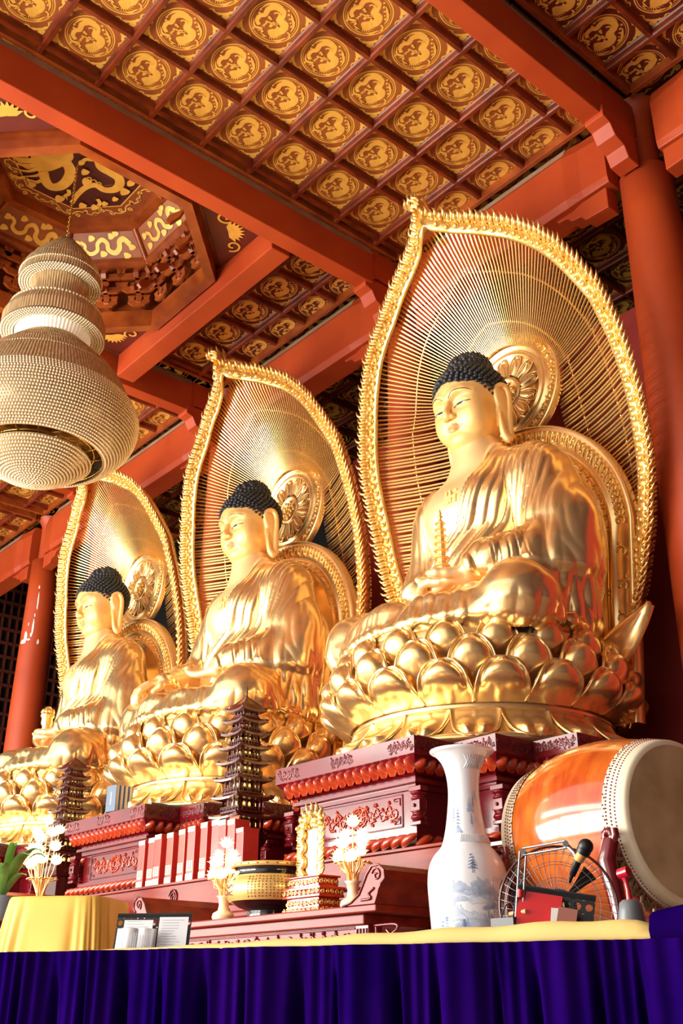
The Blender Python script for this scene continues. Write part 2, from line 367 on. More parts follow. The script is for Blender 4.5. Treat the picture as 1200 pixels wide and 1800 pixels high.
# square frame (flat soffit) down to the octagon ring
sq = 2.06
for k in range(4):
    a = k*PI/2; c, s_ = math.cos(a), math.sin(a)
    def T(x, y, z): return (OX+c*x-s_*y, OY+s_*x+c*y, z)
    mb.add([T(sq, -sq, 9.75), T(sq, sq, 9.75), T(1.96, 1.96*math.tan(PI/8), 9.75), T(1.96, -1.96*math.tan(PI/8), 9.75)], [(0,3,2,1)], 0)
    t1 = 1.96*math.tan(PI/8)
    mb.add([T(sq, t1, 9.76), T(sq, sq, 9.76), T(t1, sq, 9.76)], [(0,2,1)], 1)
ringwall(1.96, 9.55, 1.96, 9.85); ringwall(1.82, 9.55, 1.96, 9.55); ringwall(1.82, 9.55, 1.82, 9.85); ringwall(1.82, 9.85, 2.0, 9.85)
ringwall(2.0, 9.85, 2.0, 10.6); ringwall(1.72, 10.42, 2.0, 10.42); ringwall(1.72, 10.42, 1.72, 10.58); ringwall(1.72, 10.58, 1.62, 10.62)
well = struct(mb.build('ceiling', [M_joist2, M_pan_d]))
# painted gold flowers on the corner triangles
for k in range(4):
    mb = MB(); zf = 9.75; a = k*PI/2+PI/4; cx, cy = OX+2.05*math.cos(a)*1.12, OY+2.05*math.sin(a)*1.12
    for j in range(9):
        q = a+PI/2+(j-4)*.33-PI/2; P, F = ribbon([(0, 0), (.1*math.cos(q), .1*math.sin(q)), (.22*math.cos(q), .22*math.sin(q))], lambda t: .04*math.sin(PI*min(1, t+.05))+.004)
        zf -= .0006; mb.add([(cx+p[0], cy+p[1], zf) for p in P], F)
    for s_ in (-1, 1):
        P, F = ribbon(spiral(s_*.3, 0, .03, .12, 0, s_*1.1), .016); ca, sa = math.cos(a+PI/2), math.sin(a+PI/2)
        mb.add([(cx+ca*p[0]-sa*p[1], cy+sa*p[0]+ca*p[1], 9.745) for p in P], F)
    mb.build('corner_flower', M_pgold, well)
# sloped dragon panels
for k in range(8):
    a = k*PI/4; c, s_ = math.cos(a), math.sin(a)
    A0, A1 = 1.62, 1.25; Z0, Z1 = 10.62, 11.02; h0, h1 = A0*math.tan(PI/8), A1*math.tan(PI/8)
    def T(u, v, off=0):   # u across -1..1, v 0 bottom ..1 top
        ap = A0+(A1-A0)*v-off*.7; z = Z0+(Z1-Z0)*v-off*.7; h = h0+(h1-h0)*v; return (OX+c*ap-s_*u*h, OY+s_*ap+c*u*h, z)
    mb = MB(); mb.add([T(-1,0), T(1,0), T(1,1), T(-1,1)], [(0,1,2,3)], 0)
    bar = .06
    body = cr_spline([(-.8,.55),(-.65,.8),(-.5,.7),(-.45,.4),(-.3,.2),(-.12,.35),(-.1,.65),(.05,.82),(.2,.65),(.22,.35),(.4,.2),(.58,.35),(.6,.6),(.75,.75)], 6)
    for P, F in [ribbon([(p[0], p[1]*.62+.19) for p in body], lambda t: .062*(1-.6*t)+.02)]+[blob([(x+.09*math.cos(q)*(1.5 if i % 2 else .9), y+.09*math.sin(q)) for i, q in enumerate(np.linspace(0, 2*PI, 7)[:-1])], 3) for x, y in ((-.82,.45),(-.62,.22),(-.25,.78),(.05,.3),(.4,.75),(.78,.3),(-.4,.85),(.85,.62))]:
        bar += .0006; mb.add([T(p[0]*.88, p[1], bar-.05) for p in P], F, 1)
    mb.build('dragon_side_panel', [M_pan_l, M_pgold], well)
    # ridge bars between panels and frames
mb = MB()
V0, V1 = octv(1.62, 10.6), octv(1.25, 11.0)
for k in range(8): mb.tube([V0[k], V1[k]], .05, 4)
mb.loops([octv(1.27, 10.97), octv(1.13, 10.97)], 0, False); mb.loops([octv(1.13, 10.97), octv(1.13, 11.2)], 0, False)
mb.loops([octv(1.66, 10.55), octv(1.56, 10.6)], 0, False); mb.loops([octv(1.56, 10.6), octv(1.56, 10.68)], 0, False)
mb.build('octagon_frame', M_joist2, well)
# central octagon with the great dragon
mb = MB(); mb.add(octv(1.14, 11.16), [tuple(range(7,-1,-1))], 0); mb.add(octv(.90, 11.155), [tuple(range(7,-1,-1))], 1)
mb.loops([octv(.915, 11.15), octv(.895, 11.15)], 2, False)
for k in range(8):       # scroll border
    a = k*PI/4; c, s_ = math.cos(a), math.sin(a); h = 1.02*math.tan(PI/8)
    pts = [(1.02+.045*math.sin(t*PI*4), -h+2*h*t) for t in np.linspace(0, 1, 33)]
    L = [ribbon(pts, lambda t: .012)]
    for j in range(6): L.append(ribbon(spiral(1.02+(.03 if j % 2 else -.03), -h+2*h*(j+.5)/6, .008, .042, j*1.1, 1.15*(1 if j % 2 else -1)), .011))
    for P, F in L: mb.add([(OX+c*p[0]-s_*p[1], OY+s_*p[0]+c*p[1], 11.15) for p in P], F, 2)
WZ = [11.148]
def W2(P, F, mi=2):    # drawn in the plane of the panel, x right (+X), y (+Y); great dragon ca. 1.7 m wide
    WZ[0] -= .0004; mb.add([(OX+p[0], OY+p[1], WZ[0]) for p in P], F, mi)
def RW(P, w, k=6): W2(*ribbon(cr_spline(P, k), w))
RW([(.14,-.59),(-.1,-.55),(-.31,-.37),(-.47,-.56),(-.32,-.79),(-.03,-.88),(.18,-.82),(.22,-.66),(.16,-.5)], lambda t: .075+.03*math.sin(PI*t))
RW([(.0,-.28),(-.17,-.05),(-.38,.02),(-.58,.0),(-.68,-.1),(-.62,-.22),(-.46,-.34)], lambda t: .085-.01*t)
RW([(.56,.10),(.36,.17),(.19,.27),(.17,.42),(.14,.58),(.02,.66),(-.12,.65),(-.22,.54),(-.22,.39),(-.36,.30),(-.59,.28),(-.80,.30)], lambda t: .085*(1-.72*t)+.012)
for P0_, P1_ in (((.5,.05),(.19,.22)),((.09,.34),(.06,.52)),((-.04,.58),(-.12,.50))):
    for t in np.linspace(0, 1, 7): x, y = P0_[0]+(P1_[0]-P0_[0])*t, P0_[1]+(P1_[1]-P0_[1])*t; W2([(x, y), (x+.035, y+.03), (x-.045, y-.035)], [(0, 1, 2)])
W2(*blob([(.13,-.7),(.24,-.64),(.31,-.5),(.42,-.32),(.46,-.16),(.23,-.2),(.05,-.12),(-.2,-.18),(-.42,-.3),(-.46,-.46),(-.33,-.6),(-.1,-.62)], 4))
for P in ([(-.4,-.4),(-.6,-.52),(-.68,-.75)],[(-.4,-.45),(-.54,-.66),(-.54,-.84)],[(-.3,-.5),(-.42,-.7),(-.44,-.9)],[(.2,-.5),(.34,-.72),(.31,-.9)],[(.24,-.46),(.38,-.6),(.42,-.8)],[(.28,-.42),(.44,-.56),(.52,-.73)],[(.3,-.36),(.45,-.44),(.56,-.58)],[(.36,-.3),(.55,-.36),(.64,-.45)],[(-.45,-.3),(-.62,-.4),(-.76,-.55)],[(.4,-.2),(.55,-.16),(.66,-.22)]): RW(P, lambda t: .036*(1-t)+.004)
for (x, y, a) in ((-.64,-.28,3.6),(-.55,.12,2.6),(-.45,.55,2.2),(.3,.56,1.0),(.1,.0,.2),(-.72,-.5,3.8)):
    RW([(x, y), (x+.09*math.cos(a), y+.09*math.sin(a)), (x+.16*math.cos(a+.4), y+.16*math.sin(a+.4))], .03)
    for d in (-.9, -.3, .3, .9):
        px_, py_ = x+.16*math.cos(a+.4), y+.16*math.sin(a+.4); RW([(px_, py_), (px_+.05*math.cos(a+.4+d), py_+.05*math.sin(a+.4+d)), (px_+.10*math.cos(a+.7+d), py_+.10*math.sin(a+.7+d))], lambda t: .016*(1-t)+.002, 4)
for i, (x, y) in enumerate(((-.28,-.97),(-.8,-.35),(.36,-.1),(.09,.0),(-.04,.13),(-.2,.24),(.36,.34),(.19,.76),(-.02,.78),(-.26,.75),(-.71,.44),(.5,.54),(-.45,.68),(.45,.43),(.43,-.86),(.65,.0),(.68,.25),(-.8,.1),(.62,-.62),(-.62,.6))):
    r = .045+.012*(i % 3); W2(*blob([(x+r*math.cos(q)*(1.5 if j % 2 else .9), y+r*math.sin(q)) for j, q in enumerate(np.linspace(0, 2*PI, 7)[:-1])], 4))
for cx, cy in ((.28,.02),(-.1,.32)): RW([(cx-.02+.03*(j % 2), cy-.12+.04*j) for j in range(7)], .009, 3)
mb.build('great_dragon_panel', [mat('octagon_rust_border', (.26, .055, .014), .5), mat('octagon_maroon', (.07, .008, .004), .5), M_pgold], well)
# bracket clusters (dougong) round the octagon: each a thing
def dougong():
    t = thing('bracket_cluster', 'wooden bracket cluster, first on the near beam side of the octagonal well', 'bracket', (0,0,0), 0, 'bracket clusters round the octagonal well')
    m = MB(); m.box(-.03, .08, -.06, .06, 0, .07); m.build('base_block', M_joist2, t, bevel=.006)
    for i, (z, pr_, hw) in enumerate(((.07, .14, .13), (.22, .3, .2), (.37, .44, .24))):
        m = MB(); pl = [(-.02, z), (-.02, z+.09), (-pr_, z+.09), (-pr_, z+.05), (-pr_+.05, z)]
        m.prism(pl, lambda a, b: (a, -.03, b), lambda a, b: (a, .03, b))            # projecting arm
        xa = -pr_*.75
        pl = [(-hw, z+.09), (-hw, z+.045), (-hw+.06, z), (hw-.06, z), (hw, z+.045), (hw, z+.09)]
        m.prism(pl, lambda a, b: (xa-.025, a, b), lambda a, b: (xa+.025, a, b))
        for yy in (-hw+.04, 0, hw-.04): m.add([(xa+sx*q, yy+sy*q, zz) for zz, q in ((z+.09, .032), (z+.15, .045)) for sx, sy in ((-1,-1),(1,-1),(1,1),(-1,1))], [(0,3,2,1),(4,5,6,7),(0,1,5,4),(1,2,6,5),(2,3,7,6),(3,0,4,7)])
        m.build('arm', M_joist2, t, bevel=.004)
    m = MB(); m.prism([(-.3, .28), (-.52, .2), (-.56, .12), (-.5, .08), (-.36, .17)], lambda a, b: (a, -.022, b), lambda a, b: (a, .022, b)); m.build('slanted_tip', M_joist2, t)
    return t
D0 = dougong(); D0.scale = (.95, 1.35, 1.2); first = True
for k in range(8):
    a = k*PI/4; c, s_ = math.cos(a), math.sin(a)
    for u in (-.52, 0, .52):
        p = (OX+c*1.92-s_*u, OY+s_*1.93+c*u, 9.852)
        if first: D0.location = p; D0.rotation_euler = (0, 0, a); first = False
        else: dup(D0, p, a, 'wooden bracket cluster, %s on the %s side of the octagonal well' % ({-.52: 'first', 0: 'middle', .52: 'last'}[u], ['near beam', 'right rear corner', 'rear cross-beam', 'left rear corner', 'far beam', 'left front corner', 'front', 'right front corner'][k]))
# ================================================================== STATUES
M_gold = mat('polished_gold_leaf', (1.0, .70, .33), .25, .85, col2=(.98, .65, .27), nscale=2.2)
M_body = mat('robe_and_skin_gold', (1.0, .70, .34), .25, .85); _n = M_body.node_tree; _a = _n.nodes.new('ShaderNodeAttribute'); _a.attribute_name = 'skin'
for _nm, _v0, _v1 in (('Roughness', .24, .40), ('Metallic', .88, .55)):
    _m = _n.nodes.new('ShaderNodeMapRange'); _m.inputs[3].default_value = _v0; _m.inputs[4].default_value = _v1; _n.links.new(_a.outputs['Fac'], _m.inputs[0]); _n.links.new(_m.outputs[0], _n.nodes['Principled BSDF'].inputs[_nm])
M_gsat = mat('satin_gold_skin', (.95, .60, .22), .36, .78, col2=(.92, .56, .19), nscale=2)
M_gface = mat('matte_gold_face', (.93, .57, .21), .45, .40, col2=(.91, .54, .19), nscale=2)
M_gdull = mat('carved_gold', (1.0, .72, .28), .30, .85, col2=(.92, .58, .16), nscale=7, bump=.25, bscale=26)
M_gslat = mat('gold_slat', (1.0, .70, .27), .27, .85)
M_hair = mat('blue_black_hair', (.018, .02, .026), .45, spec=.5)
M_lip = mat('coral_lips', (.84, .32, .13), .45)
M_ink = mat('black_paint', (.006, .005, .005), .4)
M_white = mat('eye_white', (.8, .75, .66), .4)

class SDF:
    def __init__(s): s.P = []
    def ell(s, c, r, k=.08, rot=None): s.P.append(('e', np.array(c, np.float32), np.array(r, np.float32), k, rot)); return s
    def cap(s, a, b, ra, rb, k=.06): s.P.append(('c', np.array(a, np.float32), np.array(b, np.float32), ra, rb, k)); return s
    def path(s, pts, rs, k=.03):
        for i in range(len(pts)-1): s.cap(pts[i], pts[i+1], rs[i] if isinstance(rs, (list, tuple)) else rs, rs[i+1] if isinstance(rs, (list, tuple)) else rs, k)
        return s
    def cut(s, c, r, k=.03): s.P.append(('x', np.array(c, np.float32), np.array(r, np.float32), k, None)); return s
    @staticmethod
    def d(p, X, Y, Z):
        if p[0] in 'ex':
            c, r = p[1], p[2]; x, y, z = X-c[0], Y-c[1], Z-c[2]
            k0 = np.sqrt((x/r[0])**2+(y/r[1])**2+(z/r[2])**2)+1e-6; k1 = np.sqrt((x/r[0]**2)**2+(y/r[1]**2)**2+(z/r[2]**2)**2)+1e-6
            return k0*(k0-1)/k1
        a, b, ra, rb = p[1], p[2], p[3], p[4]; ab = b-a; L2 = float(ab@ab)+1e-9
        h = np.clip(((X-a[0])*ab[0]+(Y-a[1])*ab[1]+(Z-a[2])*ab[2])/L2, 0, 1)
        return np.sqrt((X-a[0]-h*ab[0])**2+(Y-a[1]-h*ab[1])**2+(Z-a[2]-h*ab[2])**2)-(ra+(rb-ra)*h)
    @staticmethod
    def comb(F, D, p):
        k = p[3] if p[0] in 'ex' else p[5]
        if p[0] == 'x':
            D = -D; h = np.maximum(k-np.abs(F-D), 0)/k; return np.maximum(F, D)+h*h*k*.25
        h = np.maximum(k-np.abs(F-D), 0)/k; return np.minimum(F, D)-h*h*k*.25
    def at(s, X, Y, Z):
        F = np.full(np.broadcast(X, Y, Z).shape, 1., np.float32)
        for p in s.P: F = s.comb(F, s.d(p, X, Y, Z), p)
        return F
    def grid(s, lo, hi, h):
        ax = [np.arange(lo[i], hi[i]+h, h, dtype=np.float32) for i in range(3)]
        F = np.full([len(a) for a in ax], .3, np.float32)
        for p in s.P:
            if p[0] in 'ex': b0, b1 = p[1]-p[2], p[1]+p[2]; k = p[3]
            else: m = max(p[3], p[4]); b0, b1 = np.minimum(p[1], p[2])-m, np.maximum(p[1], p[2])+m; k = p[5]
            g = k+.12; sl = tuple(slice(max(0, int((b0[i]-g-lo[i])/h)), max(0, int((b1[i]+g-lo[i])/h)+2)) for i in range(3))
            X, Y, Z = np.meshgrid(ax[0][sl[0]], ax[1][sl[1]], ax[2][sl[2]], indexing='ij', sparse=True)
            if 0 in (X.size, Y.size, Z.size): continue
            F[sl] = s.comb(F[sl], s.d(p, X, Y, Z), p)
        return F, ax
def surface_nets(F, ax, h):
    S = F < 0; n = F.shape
    c = [S[i:n[0]-1+i, j:n[1]-1+j, k:n[2]-1+k] for i in (0, 1) for j in (0, 1) for k in (0, 1)]
    cnt = sum(x.astype(np.int8) for x in c); act = (cnt > 0) & (cnt < 8)
    idx = np.full(act.shape, -1, np.int32); ids = np.argwhere(act); idx[act] = np.arange(len(ids))
    acc = np.zeros((len(ids), 3), np.float64); num = np.zeros(len(ids))
    I = ids
    for a in range(3):
        o1, o2 = [b for b in range(3) if b != a]
        for u in (0, 1):
            for v in (0, 1):
                q = I.copy(); q[:, o1] += u; q[:, o2] += v; q2 = q.copy(); q2[:, a] += 1
                f0 = F[q[:,0], q[:,1], q[:,2]]; f1 = F[q2[:,0], q2[:,1], q2[:,2]]; m = (f0 < 0) != (f1 < 0)
                t = np.where(m, f0/(f0-f1+1e-12), 0); P = q.astype(float); P[:, a] += t
                acc[m] += P[m]; num[m] += 1
    V = acc/num[:, None]*h+np.array([a[0] for a in ax])
    Q = []
    for a in range(3):
        o1, o2 = [(1, 2), (2, 0), (0, 1)][a]
        sl0 = [slice(1, n[i]-1) for i in range(3)]; sl0[a] = slice(0, n[a]-1); sl1 = list(sl0); sl1[a] = slice(1, n[a])
        s0, s1 = S[tuple(sl0)], S[tuple(sl1)]; e = np.argwhere(s0 != s1)
        flip = s0[e[:,0], e[:,1], e[:,2]]
        off = np.ones(3, int); off[a] = 0; e = e+off
        def g(u, v):
            q = e.copy(); q[:, o1] += u; q[:, o2] += v; return idx[q[:,0], q[:,1], q[:,2]]
        A, B, C_, D_ = g(-1,-1), g(0,-1), g(0,0), g(-1,0)
        Q.append(np.where(flip[:, None], np.stack([A, B, C_, D_], 1), np.stack([D_, C_, B, A], 1)))
    Q = np.concatenate(Q); Q = Q[(Q >= 0).all(1)]
    return V, Q
def vnormals(V, Q):
    n = np.cross(V[Q[:,2]]-V[Q[:,0]], V[Q[:,3]]-V[Q[:,1]]); N = np.zeros_like(V)
    for i in range(4): np.add.at(N, Q[:, i], n)
    return N/(np.linalg.norm(N, axis=1)[:, None]+1e-9)
def relax(V, Q, it=2, lam=.5):
    for _ in range(it):
        A = np.zeros_like(V); c = np.zeros(len(V))
        for i in range(4):
            for j in ((i+1) % 4, (i+3) % 4): np.add.at(A, Q[:, i], V[Q[:, j]]); np.add.at(c, Q[:, i], 1)
        V = V+lam*(A/np.maximum(c, 1)[:, None]-V)
    return V
def sstep(a, b, x): t = np.clip((x-a)/(b-a), 0, 1); return t*t*(3-2*t)

# ---------- a hand: palm and five bent fingers.  W wrist, D towards the fingers, U out of the palm, T towards the thumb
def hand(s, W, D, U, T, curl=.25, sc=1.0, thumb=.6):
    W, D, U, T = [np.array(Vector(a)) for a in (W, D, U, T)]; D = D/np.linalg.norm(D); U = U-D*(U@D); U /= np.linalg.norm(U); T = np.cross(U, D)*np.sign(np.cross(U, D)@T)
    P = lambda d, t, u: W+sc*(D*d+T*t+U*u)
    s.path([P(0, 0, 0), P(.12, 0, 0)], [.085*sc, .075*sc], .04)
    for t in (-.07, -.025, .025, .07): s.cap(P(.08, t*.7, 0), P(.27, t*1.15, .0), .05*sc, .042*sc, .03)
    for t, L in ((-.095, .78), (-.032, .95), (.032, 1.0), (.095, .92)):
        p = P(.27, t, 0); a = 0; r = .040*sc; pts = [p]; rs = [r*1.05]
        for j, l in enumerate((.115, .08, .065)):
            a += curl*(1, 1.1, .9)[j]; p = p+sc*l*L*(D*math.cos(a)+U*math.sin(a)); pts.append(p); rs.append(r*(.96, .88, .74)[j])
        s.path(pts, rs, .012)
    s.path([P(.05, .07, .01), P(.14, .15, .03), P(.14+.09*thumb, .2, .05+.03*curl), P(.14+.19*thumb, .19, .07+.05*curl)], [.055*sc, .048*sc, .042*sc, .032*sc], .02)

def body_sdf(pose):
    s = SDF()
    s.ell((0, .20, 1.18), (.60, .44, .72), .1).ell((0, .12, .62), (.62, .44, .52), .15).ell((0, .2, .2), (.72, .5, .42), .15)
    s.ell((.22, -.06, 1.38), (.30, .22, .25), .2).ell((-.22, -.06, 1.38), (.30, .22, .25), .2)                       # full chest
    s.cap((-.54, .22, 1.58), (.64, .22, 1.62), .25, .27, .2).cap((-.35, .26, 1.68), (0, .2, 1.88), .2, .22, .2).cap((.35, .26, 1.70), (0, .2, 1.88), .2, .22, .2)
    s.cap((0, .18, 1.75), (0, .12, 2.15), .27, .25, .12)
    # left side, under the heavy robe
    s.cap((.76, .2, 1.46), (1.00, .15, .70), .29, .29, .14).cap((1.0, .18, .9), (.98, .18, .02), .29, .24, .2).cap((1.04, .06, .64), (.62, -.48, .51), .225, .145, .12)
    s.cap((1.0, .0, .45), (.85, -.35, .15), .2, .22, .2)
    # legs folded on the lotus
    s.cap((.50, .10, -.02), (1.02, -.60, .0), .36, .29, .14).cap((-.45, .12, .02), (-.98, -.60, .04), .38, .33, .14)
    s.cap((.95, -.70, -.06), (.20, -.99, -.08), .21, .16, .08).cap((-.92, -.68, -.02), (-.10, -.99, .0), .23, .17, .1)
    s.ell((1.02, -.60, .0), (.345, .37, .315), .07).ell((-1.0, -.58, -.02), (.33, .36, .29), .07).ell((0, -.45, -.02), (.95, .58, .20), .12).ell((0, -.25, -.15), (1.26, .95, .12), .1)
    s.ell((.30, -.98, .03), (.22, .11, .10), .05)                                                                    # sole
    if pose != 'reach':
        s.cap((-.64, .2, 1.46), (-.76, .12, .72), .25, .19, .14).cap((-.76, .1, .70), (-.32, -.44, .43), .18, .115, .08)
        s.cap((-.76, .14, .8), (-.76, .2, .1), .16, .2, .2)
        s.cap((.62, -.48, .51), (.42, -.58, .43), .115, .10, .03)
        hand(s, (.46, -.58, .42), (-1, -.12, -.10), (.05, -.25, 1), (0, -1, .3), .22, 1.05, .8)
        s.cap((-.32, -.44, .43), (-.20, -.50, .36), .10, .10, .03)
        hand(s, (-.18, -.52, .36), (1, -.10, -.02), (.05, -.2, 1), (0, -1, .3), .12, 1.0, .9)
    else:
        s.cap((-.66, .2, 1.46), (-.86, .0, .75), .24, .185, .14).cap((-.86, .0, .73), (-.64, -.56, .53), .18, .12, .08)
        s.cap((-.9, .14, .8), (-.84, .2, .1), .14, .2, .2)
        hand(s, (-.64, -.58, .52), (-.22, -.85, -.30), (.0, .4, -.9), (1, 0, 0), .40, 1.15, .7)
        s.cap((.62, -.48, .51), (.44, -.58, .43), .115, .10, .03)
        hand(s, (.48, -.58, .42), (-1, -.12, -.04), (.05, -.25, 1), (0, 1, .2), .24, 1.05, .8)
    return s
def fold(x, sharp=.55):          # rounded ridges with narrow grooves, 0..1
    f = np.abs(((x+.5) % 1)-.5)*2; return 1-f**(1/sharp)
def make_body(pose):
    h = .0155; s = body_sdf(pose); F, ax = s.grid((-1.55, -1.42, -.30), (1.5, .85, 2.18), h)
    V, Q = surface_nets(F, ax, h); V = relax(V, Q, 2); N = vnormals(V, Q); x, y, z = V.T
    wob = .03*np.sin(5*x+3*z)+.02*np.sin(11*z+4*x)
    # --- torso robe: folds fan out from the left shoulder and sweep round to the right hip
    t = np.clip((1.86-z)/1.42, 0, 1.2); w = t**2.1
    sp = (x-.27+.98*w)/(.60+.84*w)+.12*wob
    front = sstep(.42, .15, y)*sstep(.28, .42, z)
    handz = sstep(.62, .50, np.hypot(np.hypot(x, (y+.8)*.9), (z-.36)*1.6))   # keep the hands smooth
    hands = np.zeros_like(x)
    for hc, r in ([((.10, -.62, .38), .44)] if pose != 'reach' else [((.20, -.60, .40), .36), ((-.74, -.88, .32), .38), ((-.66, -.5, .56), .20)]):
        dd = np.sqrt((x-hc[0])**2+((y-hc[1])*1.0)**2+((z-hc[2])*1.7)**2); hands = np.maximum(hands, sstep(r, r*.8, dd))
    rob = sstep(-.03, .03, sp)
    d = .030*rob*front*(1-hands)
    d += front*(1-hands)*rob*sstep(1.6, 1.15, sp)*(.026*fold(sp*8.2+.12*np.sin(3*z)+.10*np.sin(7*sp))+.026*fold(sp*3.4+.3))*(.45+.55*sstep(0, .45, t))
    # right sleeve edge: robe shows over the outer right arm
    rs = sstep(-.50, -.54, x+.10*(z-1.2)+.04*np.sin(6*z))*sstep(.42, .55, z)*(1-hands)
    if pose == 'reach': rs = rs*sstep(.62, .72, z)
    d += .028*rs+.016*rs*fold((x*1.4+y*1.2)*6+.3*np.sin(4*z))
    # left outer sleeve: long soft verticals
    out = sstep(.86, 1.0, x)*sstep(.1, .3, z)
    d += out*.022*fold((y*2.8-.5*z+.3*np.sin(2*z)))+sstep(.7, .85, x)*sstep(.7, .9, z)*.014*fold(y*3.6+x*1.5-.4*z)
    # forearm cuff rings
    a = np.array((1.04, .06, .64)); b = np.array((.62, -.48, .51)); ab = b-a
    u = ((V-a)@ab)/(ab@ab); dist = np.linalg.norm(V-a-np.clip(u, 0, 1.1)[:, None]*ab, axis=1); on = sstep(.34, .27, dist)*(z > .3)
    d += on*(1-hands)*sstep(.52, .58, u)*sstep(1.05, 1.0, u)*(.010-.013*np.exp(-((((u*9.5) % 1)-.5)/.09)**2))
    # --- lap
    lap = sstep(.36, .24, z)*(1-hands)
    th = np.arctan2(y+.86, x+.06); rr = np.hypot(x+.06, y+.86)
    right = sstep(.0, -.18, x)*sstep(.1, .3, rr)
    d += lap*right*(.026*fold(th*3.2+1.1*rr+.2*np.sin(5*rr))+.010*fold(th*7+.8*rr))*sstep(1.3, 1.0, rr)
    kn = np.hypot(x-.98, (y+.66)); th2 = np.arctan2(y+.66, x-.98)
    left = sstep(.05, .25, x)
    d += lap*left*sstep(.30, .42, kn)*.016*fold(kn*7.5+.25*np.sin(3*th2))
    side = left*sstep(1.02, 1.15, x)*sstep(-.5, -.2, y)*sstep(.7, .4, z)
    d += side*.02*fold((y*2.6+z*1.3)*1.6)
    hem = sstep(.02, -.08, z)*(1-hands); d += hem*.014*fold(np.arctan2(y+.2, x)*7)
    ankle = sstep(.30, .26, rr)*lap*sstep(-1.0, -.9, -np.abs(x)); 
    V = V+N*d[:, None]
    # bare chest and hands in satin gold
    skin = np.maximum(sstep(.03, -.05, sp)*sstep(.38, .5, z)*sstep(.35, .25, y)*(1-rs), np.maximum(hands, sstep(1.85, 1.95, z)))
    return V, Q, skin
# ---------- head
def head_sdf():
    s = SDF()
    s.ell((0, .07, .24), (.405, .45, .43), .05).ell((0, -.01, -.07), (.365, .345, .43), .12).ell((0, -.10, .12), (.34, .26, .22), .12)
    for q in (-1, 1):
        s.ell((q*.185, -.185, -.13), (.165, .15, .18), .12)
        s.path([(q*.045, -.352, .10), (q*.12, -.338, .165), (q*.2, -.30, .175), (q*.28, -.235, .135)], [.03, .032, .03, .02], .08)
        s.cut((q*.16, -.40, .03), (.11, .075, .07), .09)
        s.ell((q*.158, -.285, .035), (.100, .058, .062), .03)
        s.ell((q*.155, -.285, -.02), (.10, .05, .035), .03)
        s.ell((q*.058, -.395, -.118), (.034, .040, .028), .02)
        # long-lobed ears
        e = lambda yy, zz, o=0: (q*(.405+o), yy, zz)
        ep = [e(.03, -.02, .0), e(.015, .06, .0), e(.03, .16, .01), e(.08, .21, .03), e(.14, .19, .05), e(.175, .09, .055), e(.165, -.04, .05), e(.14, -.17, .035), e(.12, -.30, .025), e(.10, -.40, .02), e(.055, -.44, .01), e(.02, -.38, .0), e(.012, -.25, .0), e(.02, -.12, .0)]
        EP = cr_spline(ep, 3); s.path([tuple(p) for p in EP], [float(r) for r in np.interp(np.linspace(0, 1, len(EP)), [0, .2, .5, .72, .8, 1], [.02, .026, .03, .042, .042, .022])], .02)
        s.cap(e(.085, .10, -.035), e(.075, -.33, -.025), .075, .045, .03).path([tuple(p) for p in cr_spline([e(.085, .13, .012), e(.115, .04, .022), e(.10, -.06, .02), e(.05, -.12, .01)], 3)], .016, .02)
        s.cap((q*.36, .08, .1), (q*.36, .08, -.1), .08, .06, .05)
    s.path([(0, -.335, .14), (0, -.375, .03), (0, -.425, -.075), (0, -.43, -.105)], [.028, .030, .037, .043], .035)
    s.ell((0, -.26, -.345), (.125, .10, .085), .08).ell((0, -.12, -.37), (.25, .20, .13), .06)
    s.path([(-.098, -.318, -.212), (-.045, -.362, -.205), (-.018, -.378, -.198), (0, -.374, -.204), (.018, -.378, -.198), (.045, -.362, -.205), (.098, -.318, -.212)], [.008, .015, .017, .015, .017, .015, .008], .014)
    s.path([(-.07, -.335, -.236), (-.02, -.365, -.248), (.02, -.365, -.248), (.07, -.335, -.236)], [.010, .020, .020, .010], .014)
    s.ell((0, .14, .60), (.24, .25, .225), .05)
    s.cap((0, .09, -.30), (0, .14, -.78), .225, .26, .02)
    for zz, r in ((-.475, .250), (-.555, .262), (-.635, .278)):
        for k in range(14):
            a0, a1 = 2*PI*k/14, 2*PI*(k+1)/14; cy = .095+(-.47-zz)*.17
            s.cap((r*.90*math.cos(a0), cy+r*.90*math.sin(a0), zz), (r*.90*math.cos(a1), cy+r*.90*math.sin(a1), zz), .043, .043, .010)
    return s
HS = head_sdf()
def hairline(x, y):              # height of the hair edge round the head
    a = np.abs(np.arctan2(x, -(y-.05)))            # 0 front .. pi back
    front = .335-.05*np.clip(a/.5, 0, 1)**2+.02*np.cos(a*2)
    return np.where(a < .9, front, np.where(a < 1.55, front-(a-.9)/.65*.30, np.maximum(-.28, .0-(a-1.55)*.55)))
def make_head():
    h = .0115; F, ax = HS.grid((-.56, -.52, -.80), (.56, .58, .86), h); V, Q = surface_nets(F, ax, h); return relax(V, Q, 1), Q
def face_y(x, z):                # front surface of the face (march from the front)
    yy = np.linspace(-.56, .1, 500); f = HS.at(np.float32(x), yy.astype(np.float32), np.float32(z)); i = int(np.argmax(f < 0)); return yy[i]
def face_strip(mb, pts, ws, off=.006, mi=0):     # thin painted strip lying on the face
    L0 = []; L1 = []
    P = cr_spline(pts, 5); n = len(P)
    for i, p in enumerate(P):
        p = np.array(p); q = np.array(P[min(i+1, n-1)])-np.array(P[max(i-1, 0)]); q = q/(np.linalg.norm(q)+1e-9); nn = np.array([-q[1], q[0]]); w = ws(i/(n-1))
        a, b = p+nn*w, p-nn*w
        L0.append((a[0], face_y(*a)-off, a[1])); L1.append((b[0], face_y(*b)-off, b[1]))
    mb.add(L0+L1, [(i, i+1, n+i+1, n+i) for i in range(n-1)], mi, True)
